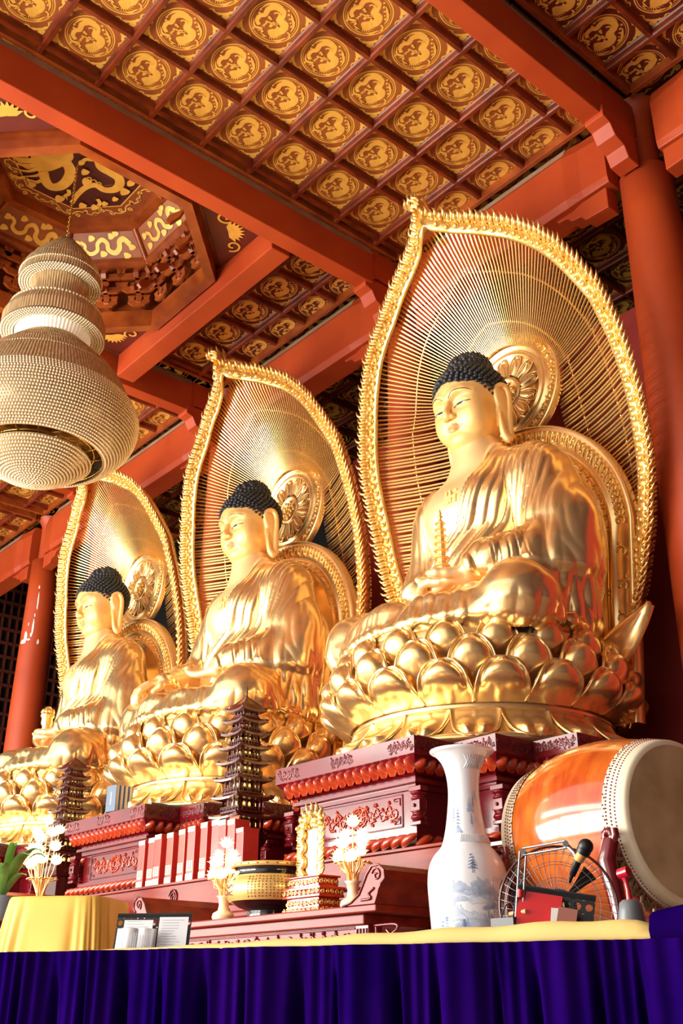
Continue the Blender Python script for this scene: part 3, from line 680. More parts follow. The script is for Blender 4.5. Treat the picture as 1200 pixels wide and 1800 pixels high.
def curls():
    mb = MB(); O = np.array((0, .09, .24)); k = 0; N_ = 2600; g = (1+5**.5)/2; pts = []
    for i in range(N_):
        zz = 1-2*(i+.5)/N_; r = math.sqrt(1-zz*zz); a = 2*PI*i/g; dct = np.array((r*math.cos(a), r*math.sin(a), zz))
        if zz < -.8: continue
        ts = np.linspace(.2, .85, 120); P = O+ts[:, None]*dct
        c = SDF().ell((0, .07, .24), (.405, .45, .43), .05).ell((0, .14, .60), (.255, .265, .24), .05)
        f = c.at(*[P[:, j].astype(np.float32) for j in range(3)]); j = int(np.argmax(f > 0)); p = P[j]
        if p[2] < hairline(p[0], p[1]): continue
        pts.append((p, dct))
    keep = []
    for p, dct in pts:
        if all(np.linalg.norm(p-q) > .0475 for q, _ in keep): keep.append((p, dct))
    for p, dct in keep:
        n = Vector(dct); t = n.orthogonal().normalized(); b = n.cross(t); c = Vector(p)-n*.006; L = []
        for r, hh in ((.031, -.012), (.033, .010), (.026, .028), (.014, .039), (.001, .042)): L.append([c+n*hh+(t*math.cos(2*PI*j/8)+b*math.sin(2*PI*j/8))*r for j in range(8)])
        mb.loops(L, 0, True)
    cap = SDF().ell((0, .07, .24), (.413, .458, .438), .05).ell((0, .14, .60), (.262, .272, .245), .05)
    h = .02; F, ax = cap.grid((-.5, -.5, -.4), (.5, .62, .9), h); V, Q = surface_nets(F, ax, h)
    ok = (V[:, 2] > hairline(V[:, 0], V[:, 1])-.02)[Q].all(1); Q = Q[ok]
    mb.add(V.tolist(), Q.tolist(), 0, True)
    return mb
KS = 1.0875
HEADT = Matrix.Translation((0, .08, 2.44)) @ Matrix.Rotation(math.radians(11), 4, 'X')
def warp(V):
    V = np.array(V, float); z = np.interp(V[:, 2], [-.8, -.45, -.22, 0, .15, .335, .6, .85], [-.80, -.345, -.130, .100, .225, .360, .575, .80]); k = .90+.06*sstep(-.4, -.6, V[:, 2]); return np.stack([V[:, 0]*k, V[:, 1]*(k+.01), z], 1)
def seat_head(t, first=None):
    out = []
    if first is None:
        V, Q = make_head(); V = warp(V); hd = npmesh('head', V, Q, M_gface, t); hd.matrix_local = HEADT
        cm = curls(); cm.v = warp(cm.v).tolist(); hr = cm.build('hair', M_hair, hd); hr['label'] = 'blue-black snail curls'
        mb = MB()
        for q in (-1, 1): face_strip(mb, [(q*.045, .10), (q*.10, .155), (q*.18, .172), (q*.27, .150), (q*.31, .12)], lambda t: .0065*math.sin(PI*min(1, .15+t*.8)), .004)
        mb.v = warp(mb.v).tolist(); mb.build('eyebrow', M_ink, hd)
        mb = MB()
        for q in (-1, 1):
            face_strip(mb, [(q*.075, -.022), (q*.12, -.008), (q*.18, -.006), (q*.24, -.006)], lambda t: .0115*math.sin(PI*t)+.001, .005, 0)
            face_strip(mb, [(q*.11, -.008), (q*.15, -.005), (q*.195, -.006)], lambda t: .0095*math.sin(PI*(.15+.7*t)), .008, 1)
            face_strip(mb, [(q*.068, -.026), (q*.12, .001), (q*.18, .006), (q*.25, -.002), (q*.285, -.004)], lambda t: .0045, .008, 1)
        mb.v = warp(mb.v).tolist(); mb.build('eye', [M_white, M_ink], hd)
        mb = MB()
        us = np.linspace(-1, 1, 21)
        up = lambda u: -.196+.004*math.cos(3*PI*u)-.014*u*u; mid = lambda u: -.224+.006*u*u+.0*u; lo = lambda u: -.262+.034*u*u
        for A_, B_ in ((up, mid), (mid, lo)):
            G = [[(u*.122, (A_(u)*(1-v)+B_(u)*v)) for u in us] for v in (0, .33, .67, 1)]
            mb.loops([[(x_, face_y(x_, z_)-.004, z_) for x_, z_ in row] for row in G], 0, True, False)
        mb.v = warp(mb.v).tolist(); mb.build('lips', M_lip, hd)
        return hd
    c = copy_tree(first, t); return c
def sauvastika(mb, cx, cz, r, yf):
    w = r*.17
    def bar(x0, x1, z0, z1):
        xm, zm = (x0+x1)/2, (z0+z1)/2; y = yf(cx+xm, cz+zm); mb.box(cx+x0, cx+x1, y-.016, y+.03, cz+z0, cz+z1)
    bar(-w, w, -r, r); bar(-r, -w, -w, w); bar(w, r, -w, w)
    bar(w, r, r-2*w, r); bar(-r, -w, -r, -r+2*w); bar(-r, -r+2*w, w, r); bar(r-2*w, r, -r, -w)
SB = {}
def statue(idx, X, pose, label):
    t = thing('buddha_statue', label, 'statue', (X, 7.15*KS, 3.15*KS), 0, 'seated golden buddhas', KS)
    if pose not in SB:
        V, Q, fm = make_body(pose); o = npmesh('body', V, Q, M_body, t, True); at_ = o.data.attributes.new('skin', 'FLOAT', 'POINT'); at_.data.foreach_set('value', np.asarray(fm, np.float32)); SB[pose] = o
        s = body_sdf(pose); yy = np.linspace(-.5, .3, 300).astype(np.float32)
        yf = lambda x_, z_: yy[int(np.argmax(s.at(np.float32(x_), yy, np.float32(z_)) < 0))]
        mb = MB(); sauvastika(mb, -.0, 1.43, .075, yf); e = mb.build('chest_emblem', M_gface, t); SB[pose+'e'] = e
    else:
        c = SB[pose].copy(); C.objects.link(c); c.parent = t; c = SB[pose+'e'].copy(); C.objects.link(c); c.parent = t
    SB.setdefault('head', None)
    hd = seat_head(t, SB['head']); SB['head'] = SB['head'] or hd
    return t
SX = [-6.42*KS, -6.42*KS-4.35, -6.42*KS-8.72]
statue(0, SX[0], 'lap', 'largest, nearest seated golden buddha, holding a small pagoda in its lap')
statue(1, SX[1], 'reach', 'middle seated golden buddha with one arm reaching down over its knee')
statue(2, SX[2], 'lap', 'smallest, farthest seated golden buddha at the left, a jar held in its lap')
# small golden pagoda in the lap of the near statue; jewelled jar on the far one
def tiers(mb, n, r0, r1, h, z0, sides, roof=1.5, mi=(0, 0)):
    z = z0
    for i in range(n):
        r = r0+(r1-r0)*i/max(1, n-1); hh = h*(1-.25*i/n)
        mb.lathe([(r*.72, z), (r*.72, z+hh*.55)], sides, mi=mi[0], smooth=False)
        mb.lathe([(r*.72, z+hh*.5), (r*roof, z+hh*.55), (r*roof*1.02, z+hh*.62), (r*.8, z+hh*.82), (r*.6, z+hh)], sides, mi=mi[1], smooth=False); z += hh
    return z
t = thing('golden_pagoda', 'small golden pagoda standing on the palms of the nearest buddha', 'pagoda', (SX[0]+.14*KS, 6.54*KS, (3.15+.46)*KS), 0, None, KS)
mb = MB(); mb.lathe([(.06, -.02), (.075, 0), (.075, .03), (.055, .05)], 8); mb.build('base', M_gdull, t)
mb = MB(); z = tiers(mb, 7, .062, .04, .082, .05, 8, 1.35); mb.build('tiers', M_gface, t)
mb = MB(); mb.lathe([(.03, z-.01), (.012, z+.03), (.03, z+.045), (.01, z+.06), (.02, z+.075), (.001, z+.13)], 10); mb.build('finial', M_gface, t)
t = thing('golden_jar', 'small ornate golden jar held by the farthest buddha', 'jar', (SX[2]+.02, 6.54*KS, (3.15+.48)*KS), 0, None, KS)
MB().lathe([(.05, 0), (.07, .02), (.06, .07), (.085, .12), (.08, .2), (.10, .22), (.1, .25)], 20).build('jar_body', M_gdull, t)
mb = MB()
for k in range(9): mb.ball((.07*math.cos(k*.7), .07*math.sin(k*.7), .29+.01*(k % 2)), .035, 6, 5)
mb.ball((0, 0, .32), .06, 8, 6); mb.build('jewels', M_gdull, t)

# ---------- lotus thrones
def petal(th0, dth, prof, bulge, rim, double=0, nu=29, nv=27, pw=2.0):
    V = []; S = cr_spline(prof, 6); S = np.array(S); seg = np.r_[0, np.cumsum(np.hypot(*np.diff(S, axis=0).T))]; seg /= seg[-1]
    for j in range(nv):
        v = j/(nv-1); vv = 1-(1-v)**1.25; R = np.interp(vv, seg, S[:, 0]); z = np.interp(vv, seg, S[:, 1])
        w = (1.0-.12*sstep(0, .5, vv))*max(0, 1-max(0, (vv-.28)/.72)**pw)**.5+.004
        for i in range(nu):
            u = -1+2*i/(nu-1); us = math.sin(u*PI/2); e = min((1-abs(us))*w, (1-vv)*1.15)
            hgt = rim*sstep(0, .04, e)*(1-sstep(.085, .13, e))+1.15*bulge*math.sqrt(max(0, 1-(us/.84)**2*(1+.3*vv)-((vv-.56)/.37)**2))*sstep(.07, .13, e)
            if double: hgt = rim*sstep(0, .05, e)*(1-sstep(.09, .14, e))+bulge*1.7*max(math.exp(-((us-q)/.26)**2-((vv-.58)/.22)**2) for q in (-.36, .36))
            th = th0+dth*w*us; V.append(((R+hgt)*math.cos(th), (R+hgt)*math.sin(th), z+(.25*hgt if not double else 0)))
    return V, [(j*nu+i, j*nu+i+1, (j+1)*nu+i+1, (j+1)*nu+i) for j in range(nv-1) for i in range(nu-1)]
def lotus():
    t = thing('lotus_throne', '', 'lotus throne', (0,0,0), 0, 'golden lotus thrones', KS)
    core = [(1.0, -1.27), (1.40, -1.25), (1.41, -1.21), (1.34, -1.18), (1.22, -1.05), (1.14, -.965), (1.17, -.95), (1.19, -.925), (1.17, -.90), (1.22, -.85), (1.24, -.78), (1.24, -.6), (1.23, -.42), (1.215, -.27), (1.19, -.20), (1.12, -.165), (.01, -.16)]
    MB().lathe(core, 96).build('core', M_gold, t)
    d = math.radians(10)
    rows = [('petal', -80, d*1.04, [(1.20,-.60),(1.25,-.45),(1.25,-.30),(1.19,-.165)], .085, .022, 0),
            ('petal', -90, d*1.06, [(1.25,-.84),(1.32,-.68),(1.36,-.52),(1.31,-.345)], .105, .026, 0),
            ('petal', -80, d*1.10, [(1.21,-.905),(1.34,-.83),(1.415,-.72),(1.405,-.575)], .085, .030, 0)]
    for nm, ph, dd, pf, b, r, dbl in rows:
        V, F = petal(math.radians(ph), dd, pf, b, r, dbl); mb = MB(); mb.add(V, F, 0, True); p0 = mb.build(nm, M_gold, t)
        for k in range(1, 18): c = p0.copy(); C.objects.link(c); c.parent = t; c.rotation_euler = (0, 0, math.radians(20*k))
    V, F = petal(math.radians(-90), math.radians(10.6), [(1.17,-.95),(1.21,-1.03),(1.31,-1.14),(1.42,-1.235)], .055, .026, 1, 27, 19); mb = MB(); mb.add(V, [f[::-1] for f in F], 0, True); p0 = mb.build('base_petal', M_gold, t)
    for k in range(1, 18): c = p0.copy(); C.objects.link(c); c.parent = t; c.rotation_euler = (0, 0, math.radians(20*k))
    return t
L0 = lotus(); LY = 7.15*KS
L0.location = (SX[0]-.03, LY, 3.15*KS); L0['label'] = 'golden lotus throne under the nearest buddha, above the largest red altar'
c = copy_tree(L0); c.location = (SX[1]-.03, LY, 3.15*KS); c['label'] = 'golden lotus throne under the middle buddha'
c = copy_tree(L0); c.location = (SX[2]-.03, LY, 3.15*KS); c['label'] = 'golden lotus throne under the farthest buddha, partly outside the left edge'

# ---------- mandorlas
HZ = [(8.24,0,6.58),(8.12,.13,6.74),(8.04,.33,6.90),(7.94,.55,6.99),(7.81,.76,7.04),(7.68,.97,7.11),(7.52,1.15,7.16),(7.34,1.32,7.19),(7.14,1.47,7.22),(6.93,1.59,7.27),(6.71,1.70,7.33),(6.48,1.80,7.40),(6.23,1.86,7.44),(5.98,1.91,7.49),(5.73,1.94,7.54),(5.48,1.945,7.60),(5.23,1.94,7.66),(4.97,1.92,7.71),(4.71,1.90,7.75),(4.45,1.86,7.79),(4.0,1.75,7.84),(3.5,1.57,7.88),(3.1,1.38,7.9),(2.8,1.2,7.9)]
HA = np.array(HZ)[::-1]; hz_, hh_, hy_ = HA[:, 0]-3.15, HA[:, 1], HA[:, 2]-7.15
def medge(z): return np.interp(z, hz_, hh_), np.interp(z, hz_, hy_)
def msurf(x, z):
    H, Y = medge(z); D = .60*sstep(5.05, 3.3, z); q = min(1, abs(x)/max(H, .02)); return Y+D*(1-q**2)*min(1, H/1.2)
def outline():      # dense outline from tip down one side
    P = [(h_, z_) for z_, h_ in zip(hz_[::-1], hh_[::-1])]; P = np.array(P); s_ = np.r_[0, np.cumsum(np.hypot(*np.diff(P, axis=0).T))]
    n = int(s_[-1]/.02); t = np.linspace(0, s_[-1], n); return np.stack([np.interp(t, s_, P[:, 0]), np.interp(t, s_, P[:, 1])], 1), s_[-1]
def mandorla():
    t = thing('mandorla', '', 'mandorla', (0,0,0), 0, 'leaf-shaped golden mandorlas', KS)
    O, L = outline(); n = len(O); T = np.gradient(O, axis=0); T /= np.linalg.norm(T, axis=1)[:, None]+1e-9; NN = np.stack([-T[:, 1], T[:, 0]], 1)   # outward for +x side
    # border band with beads
    for s in (-1, 1):
        mb = MB(); rows = []
        for i in range(0, n, 2):
            p = O[i]; nn = NN[i]; row = []
            for a, dy in ((-.245, .0), (-.235, -.03), (-.20, -.045), (-.13, -.05), (-.09, -.03), (-.085, .01), (-.16, .03)):
                q = p+nn*a; q[0] = max(q[0], 0.0); y = msurf(p[0], p[1])+dy; row.append((s*q[0], y, q[1]))
            rows.append(row)
        mb.loops(rows, 0, True, True, True, True); mb.build('border_band', M_gdull, t)
        mb = MB(); k = 0
        for i in range(3, n-1, 5):
            p = O[i]; nn = NN[i]; y = msurf(p[0], p[1])-.05; r = .034 if k % 2 else .042; q = p-nn*(.165+.02*(k % 2)); q2 = p-nn*.205; k += 1
            if q[0] < .02: continue
            mb.ball((s*q[0], y, q[1]), r, 6, 5); mb.ball((s*q2[0], y, q2[1]+.02), .018, 5, 4)
            q3 = p-nn*.115+T[i]*.05; mb.ball((s*q3[0], y, q3[1]), .022, 5, 4)
        mb.build('scroll_beading', M_gdull, t)
        # flame tongues: hooked ribbons in pairs
        mb = MB(); k = 0; step = 4
        for i in range(1, n-2, step):
            p = O[i]; nn = NN[i]; up_ = -T[i]; y0 = msurf(p[0], p[1])-.03
            big = k % 4 == 0
            for a0, Lh, ph, off in ((-.11, .145 if not big else .17, 0, 0), (-.115, .11, .036, -.03), (-.10, .09, -.03, .02)):
                pts = []
                for j in range(6):
                    v = j/5; d_ = a0+Lh*v*.80; lat = .026*math.sin(v*PI*1.9+.5)*(1-.2*v)+ph+.055*v*v
                    q = p+nn*d_+up_*lat; pts.append((s*q[0], y0+off-.02*math.sin(v*PI)-.70*Lh*v, q[1]))
                mb.tube(pts, [.020, .026, .024, .021, .014, .002], 5, smooth=True)
            k += 1
        mb.build('flame_border', M_gdull, t)
    # tip flame
    mb = MB(); y = msurf(0, 5.0)
    mb.tube([(0, y, 4.86), (0, y-.02, 5.0), (0, y-.07, 5.12), (0, y-.13, 5.22)], [.10, .075, .04, .004], 8)
    for s in (-1, 1):
        for k in range(4): mb.tube([(s*.03, y, 4.88+.06*k), (s*(.12-.02*k), y-.02, 4.95+.06*k), (s*(.10-.02*k), y-.05, 5.04+.05*k)], [.03, .02, .003], 5)
    mb.build('tip_flame', M_gdull, t)
    # radiating slats: one screen of thin bars (a pattern) plus hoops
    DC = (0, 3.10)
    segs = []; step = .047; acc = 0; cnt = int(L/step)
    for s in (-1, 1):
        for c in range(cnt):
            i = min(n-1, int((c+.5)*step/.02)); p = O[i]-NN[i]*.09
            if p[0] < 0: continue
            if p[1] > 3.2: continue
            else: tgt = np.array((0, 3.1-(3.2-p[1])*.93)); r0 = .62
            d_ = tgt-p; Ln = np.linalg.norm(d_); q = p+d_*(1-r0/Ln); segs.append((s, p, q))
    an = np.arctan2(O[:, 1]-3.1, O[:, 0]); rad = np.hypot(O[:, 0], O[:, 1]-3.1)
    for s in (-1, 1):
        for k in range(47):
            a_ = PI/2-.0165-.0330*k; i = int(np.argmin(abs(an-a_))); d_ = np.array((math.cos(a_), math.sin(a_))); cs = abs(NN[i]@d_); segs.append((s, np.array(DC)+d_*(rad[i]-min(.25, .09/max(.3, cs))), np.array(DC)+d_*.56))
    segs.sort(key=lambda g: (g[0], -g[1][1]))
    mb = MB()
    for s, p, q in segs:
        L_ = []
        a = (q-p)/np.linalg.norm(q-p); nn = np.array([-a[1], a[0]])
        for j in range(7):
            v = j/6; c = p+(q-p)*v; w = .0125-.004*v if p[1] < 3.1 and q[0] < .01 or p[1] < 3.0 else .0056*math.hypot(*(p+(q-p)*v-np.array(DC)))
            y = msurf(c[0], c[1]); L_.append([(s*(c[0]+nn[0]*w), y, c[1]+nn[1]*w), (s*(c[0]-nn[0]*w), y, c[1]-nn[1]*w), (s*(c[0]-nn[0]*w), y+.02, c[1]-nn[1]*w), (s*(c[0]+nn[0]*w), y+.02, c[1]+nn[1]*w)])
        mb.loops(L_, 0, False, True, True, True)
    mb.build('slat_screen', M_gslat, t)
    mb = MB()
    for fr in (.36, .78):
        for s in (-1, 1):
            pts = []
            for s2, p, q in segs:
                if s2 == s: c = p+(q-p)*fr; pts.append((s*c[0], msurf(c[0], c[1])+.045, c[1]))
            mb.tube(pts, .014, 4)
    mb.build('hoop', M_gslat, t)
    # head halo disc
    hd = MB(); cy = .80
    prof = [(.745, .05), (.745, -.02), (.72, -.045), (.70, -.03), (.60, -.03), (.585, -.05), (.56, -.05), (.545, -.015), (.50, -.01), (.485, -.03), (.47, -.03), (.46, 0), (.20, 0), (.20, -.03), (.17, -.04), (.155, -.02), (0.001, -.02)]
    Ls = [[(r*math.cos(2*PI*j/72), cy+d_, 3.10+r*math.sin(2*PI*j/72)) for j in range(72)] for r, d_ in prof]; hd.loops(Ls, 0, True)
    disc = hd.build('halo_disc', M_gold, t)
    mb = MB()
    for k in range(40):
        a = 2*PI*k/40; rr_ = .65+.02*(k % 2)
        mb.ball((rr_*math.cos(a), cy-.035, 3.10+rr_*math.sin(a)), .03, 6, 4, sc=(1, .6, 1)); a += .07
        mb.tube(([((.65+.03*math.sin(j*1.3))*math.cos(a+.02*j), cy-.045, 3.10+(.65+.03*math.sin(j*1.3))*math.sin(a+.02*j)) for j in range(5)]), .009, 4)
    for k in range(16): a = k*2.4; r_ = .13*math.sqrt((k+.5)/16); mb.ball((r_*math.cos(a), cy-.03, 3.10+r_*math.sin(a)), .026, 6, 4, sc=(1, .7, 1))
    mb.build('halo_relief', M_gdull, disc)
    mb = MB()
    for k in range(12):
        a = 2*PI*k/12+.1; ca, sa = math.cos(a), math.sin(a)
        for hw, r0, r1, dd in ((.118, .21, .475, .024), (.078, .23, .43, .013)):
            pts = []
            for u in np.linspace(0, 1, 17):
                ph = PI*u; w = hw*math.sin(ph)**.7*(1 if True else 1); rr_ = r0+(r1-r0)*(1-abs(2*u-1)**1.6)*(1-.10*math.exp(-((u-.5)/.05)**2)); lat = hw*math.cos(ph)*(.35+.65*(rr_-r0)/(r1-r0))
                pts.append((rr_*ca-lat*sa, cy-.012, 3.10+rr_*sa+lat*ca))
            mb.tube(pts, dd*.55, 5)
        L_ = []
        for j in range(7):
            v = j/6; rr_ = .22+.2*v; w = .045*math.sin(PI*min(1, .25+v*.75))+.008
            L_.append([(rr_*ca-u*w*sa, cy-.004-.028*(1-u*u), 3.10+rr_*sa+u*w*ca) for u in np.linspace(-1, 1, 7)])
        mb.loops(L_, 0, True, False)
    mb.build('halo_petals', M_gold, disc)
    # arch behind the body
    def arch(hw, zt, z0=-.9, k=40):
        out = []
        for j in range(k+1):
            u = j/k; a = PI*u
            out.append((hw*math.cos(a), zt-hw*1.0+hw*math.sin(a)) if 0 < u < 1 else (hw*math.cos(a), zt-hw))
        return [(hw*.86, z0)]+[(hw*(.86+.14*v), z0+(zt-hw-z0)*v) for v in (.25, .5, .75)]+out+[(-hw*(.86+.14*v), z0+(zt-hw-z0)*v) for v in (.75, .5, .25)]+[(-hw*.86, z0)]
    yb = .66
    prof = [(1.50, .10), (1.50, -.01), (1.47, -.03), (1.44, -.01), (1.29, -.01), (1.275, -.03), (1.245, -.03), (1.235, -.0), (1.16, .0), (1.145, -.02), (1.12, -.02), (1.10, .10)]
    mb = MB(); rows = [[(x_, yb+dy, z_) for x_, z_ in arch(hw, 1.02+hw*.99)] for hw, dy in prof]; mb.loops(rows, 0, True, False); ar = mb.build('body_arch', M_gold, t)
    mb = MB(); A = arch(1.365, 1.02+1.365*.99); A = cr_spline(A, 3)
    for i in range(0, len(A)-1, 2):
        x_, z_ = A[i]; q = .03*(1 if (i//2) % 2 else -1); dx, dz = A[i+1][0]-x_, A[i+1][1]-z_; l = math.hypot(dx, dz)+1e-9
        mb.ball((x_+q*dz/l, yb-.01, z_-q*dx/l), .028, 6, 4, sc=(1, .6, 1)); mb.ball((x_-1.2*q*dz/l+dx*.5, yb-.012, z_+1.2*q*dx/l+dz*.5), .018, 5, 4, sc=(1, .6, 1))
        mb.tube([(x_-dz/l*.05*math.cos(a), yb-.025, z_+dx/l*.05*math.cos(a)+.05*math.sin(a)) for a in np.linspace(0, 4, 7)], .009, 4)
    A = cr_spline(arch(1.195, 1.02+1.195*.99), 3)
    for i in range(0, len(A)-1, 4): mb.ball((A[i][0], yb-.005, A[i][1]), .018, 6, 4, sc=(1, .6, 1)); mb.ball((A[i][0], yb-.005, A[i][1]-.045), .011, 5, 4)
    mb.build('arch_relief', M_gdull, ar)
    mb = MB(); A = arch(1.11, 1.02+1.11*.99); m = len(A)
    rows = [[(x_*k_, yb+.08+.16*(1-k_*k_), (z_-.2)*k_+.2) for x_, z_ in A] for k_ in (1, .8, .6, .4, .2, .01)]; mb.loops(rows, 0, True, False); mb.build('backing_shell', M_gold, ar)
    # smooth leaves at the foot
    for s in (-1, 1):
        mb = MB(); rows = []
        for j in range(9):
            v = j/8; cx = .98+.76*v; cz = -.40+.40*v-.06*math.sin(PI*v); w = .17*math.sin(PI*(.14+.86*v))**.8*(1-.1*v)+.004
            rows.append([(s*(cx-.30*u*w), .50-.05*(1-u*u)-.10*v, cz+.95*u*w) for u in np.linspace(-1, 1, 9)])
        mb.loops(rows, 0, True, False); o = mb.build('foot_leaf', M_gold, t); so = o.modifiers.new('s', 'SOLIDIFY'); so.thickness = .03
    return t
MD = mandorla(); MX = -6.5*KS
MD.location = (MX, LY, 3.15*KS); MD['label'] = 'largest golden mandorla with flame border, behind the nearest buddha'
c = copy_tree(MD); c.location = (MX-4.35, LY, 3.15*KS); c['label'] = 'golden mandorla with flame border, behind the middle buddha'
c = copy_tree(MD); c.location = (MX-8.72, LY, 3.15*KS); c['label'] = 'smallest golden mandorla, behind the farthest buddha beside the chandelier'
# ================================================================== FURNITURE AND OFFERINGS
M_lac = mat('cherry_lacquer', (.17, .0045, .010), .2, col2=(.11, .003, .005), nscale=3, coat=.35, spec=.6)
M_lacr = mat('orange_red_carving', (.50, .060, .012), .2, col2=(.36, .025, .008), nscale=9, coat=.6)
M_lacd = mat('dark_rosewood', (.07, .010, .006), .2, col2=(.045, .006, .004), nscale=6, coat=.5)
M_wood = mat('varnished_redwood', (.30, .030, .010), .3, col2=(.17, .010, .006), nscale=3, stretch=(.5, 2, 4), spec=.3)
M_slab = mat('grey_stone_slab', (.13, .14, .16), .4, col2=(.1, .11, .12), nscale=8)
def plan(hw, y0, d):     # stepped altar outline, offset outward by d; front is -Y
    a, b, c = hw; A = [(a+d, y0-d), (a+d, y0+.46-d), (b+d, y0+.46-d), (b+d, y0+.93-d), (c+d, y0+.93-d), (c+d, y0+2.58)]
    return [(-x, y) for x, y in A[::-1]]+A
def along(P, step):      # points with outward normal along the front-facing outline
    out = []
    for (x0, y0), (x1, y1) in zip(P[:-1], P[1:]):
        L = math.hypot(x1-x0, y1-y0); n = max(1, int(round(L/step))); tx, ty = (x1-x0)/L, (y1-y0)/L
        for k in range(n): s = (k+.5)*L/n; out.append((x0+tx*s, y0+ty*s, tx, ty, L/n))
    return out
def scroll_relief(mb, x0, x1, z0, z1, f, dens=1, seed=1, w=.008):
    rnd = random.Random(seed); W_, H_ = x1-x0, z1-z0; n = max(2, int(W_/H_*1.6*dens))
    def tb(P, r): mb.tube([f(*p) for p in P], r, 4)
    tb([(x0+W_*t, (z0+z1)/2+H_*.28*math.sin(t*n*PI)) for t in np.linspace(0, 1, 6*n+1)], w)
    for i in range(n):
        cx = x0+W_*(i+.5)/n; s = 1 if i % 2 else -1; cz = (z0+z1)/2-s*H_*.12
        tb(spiral(cx, cz, H_*.04, H_*.26, rnd.random()*6, s*1.2, 12), [w*(.5+.5*min(1, j/6)) for j in range(13)])
        for k in range(3):
            a = rnd.random()*6.28; px, pz = cx+H_*.28*math.cos(a)*.8, cz+H_*.24*math.sin(a)
            tb([(px, pz), (px+H_*.12*math.cos(a+.6), pz+H_*.12*math.sin(a+.6)), (px+H_*.15*math.cos(a+1.4), pz+H_*.15*math.sin(a+1.4))], [w*1.5, w*1.2, w*.2])
def altar(detail=True):
    t = thing('carved_altar', '', 'altar', (0,0,0), 0, 'carved red stepped altars under the buddhas')
    hw = (.94, 1.42, 1.88); Z = 1.0
    prof = [(.0, 2.03), (.0, 1.885), (-.012, 1.88), (-.03, 1.86), (-.15, 1.75), (-.165, 1.745), (-.165, 1.72), (-.12, 1.715), (-.12, 1.685), (-.17, 1.68), (-.17, 1.64), (-.20, 1.635), (-.20, 1.33), (-.17, 1.325), (-.17, 1.285), (-.14, 1.28), (-.14, 1.25), (-.09, 1.16), (-.07, 1.155), (-.05, 1.12), (-.05, 1.05)]
    mb = MB(); mb.loops([[(x, y, z) for x, y in plan(hw, 6.0, d)] for d, z in prof], 0, False, True)
    mb.add([(x, y, 2.03) for x, y in plan(hw, 6.0, 0)], [tuple(range(12))], 0); body = mb.build('altar_body', M_lac, t)
    fa = lambda d: plan(hw, 6.0, d)
    seg_ok = lambda q: True
    mb = MB()            # lotus-leaf cornice row
    for x, y, tx, ty, L in along(fa(-.075), .105):
        if y > 7.6: continue
        nx, ny = ty, -tx
        for sc, zz, o in ((1, 1.805, 0),):
            mb.loops([[(x+tx*u*L*.5*w+nx*(o+.055*math.cos(u*PI/2)*b), y+ty*u*L*.5*w+ny*(o+.055*math.cos(u*PI/2)*b), z) for u in np.linspace(-1, 1, 7)] for z, w, b in ((1.875, .5, .5), (1.85, .9, 1.35), (1.81, 1, 1.15), (1.78, .95, .45), (1.752, .6, -.3))], 0, True, False)
        mb.ball((x+nx*.05, y+ny*.05, 1.835), .022, 6, 4)
    mb.build('lotus_cornice', M_lacr, t)
    mb = MB()            # rope roll
    for x, y, tx, ty, L in along(fa(-.10), .12):
        if y > 7.6: continue
        nx, ny = ty, -tx
        mb.tube([(x+tx*v*L*.95+nx*(.02+.03*math.sin(PI*(v+.75)/1.5)), y+ty*v*L*.95+ny*(.02+.03*math.sin(PI*(v+.75)/1.5)), 1.17+.085*(v+.75)/1.5) for v in (-.75, -.4, 0, .4, .75)], [.012, .032, .04, .032, .012], 6)
    mb.build('gadroon_roll', M_lacr, t)
    mb = MB()            # relief on frieze and panels of each front face
    spans = [(-hw[0], hw[0], 6.0)]+[(s*a, s*b, y) for s in (-1, 1) for a, b, y in ((hw[0]+.0, hw[1], 6.46), (hw[1], hw[2], 6.93))]
    for i, (a, b, y) in enumerate(spans):
        a, b = min(a, b), max(a, b); n = 3 if i == 0 else 1; W_ = b-a
        for k in range(n):
            q0 = a+W_*(k*2+.15)/(2*n-1+.0) if n > 1 else a+.03; q1 = q0+W_*.78/(2*n-1) if n > 1 else b-.03
            scroll_relief(mb, q0, min(q1, b-.02), 1.905, 2.015, lambda p, q, y=y: (p, y-.001, q), 2.4, i*7+k, .0052)
    for s in (-1, 1):    # side faces of the cornice
        for x_, y0, y1 in ((hw[0], 6.0, 6.44), (hw[1], 6.46, 6.9), (hw[2], 6.93, 7.6)): scroll_relief(mb, y0+.03, y1-.02, 1.905, 2.015, lambda p, q, x_=x_: (s*(x_+.001), p, q), 2.2, 5, .005)
    mb.build('frieze_carving', M_lac, t)
    mb = MB(); yf = 6.2
    P0 = lambda p, q: (p, yf-.004, q)
    x0, x1, z0, z1 = -.50, .56, 1.35, 1.62
    scroll_relief(mb, -.46, .0, 1.385, 1.59, P0, 1.7, 3, .0085); scroll_relief(mb, .06, .52, 1.385, 1.59, P0, 1.7, 4, .0085)
    for r in (.085, .06, .035): mb.tube([P0(.03+r*1.2*math.cos(a), 1.49+r*math.sin(a)) for a in np.linspace(0, 2*PI, 15)], .009, 4)
    for a in np.linspace(0, 2*PI, 9)[:-1]: mb.tube([P0(.03+.06*math.cos(a), 1.49+.05*math.sin(a)), P0(.03+.12*math.cos(a), 1.49+.10*math.sin(a))], [.018, .004], 4)
    mb.build('panel_carving', M_lacr, t)
    mb = MB()
    for a, b in (((-.56, 1.355), (.58, 1.355)), ((.58, 1.355), (.58, 1.62)), ((.58, 1.62), (-.56, 1.62)), ((-.56, 1.62), (-.56, 1.355))): mb.tube([P0(*a), P0(*b)], .007, 4)
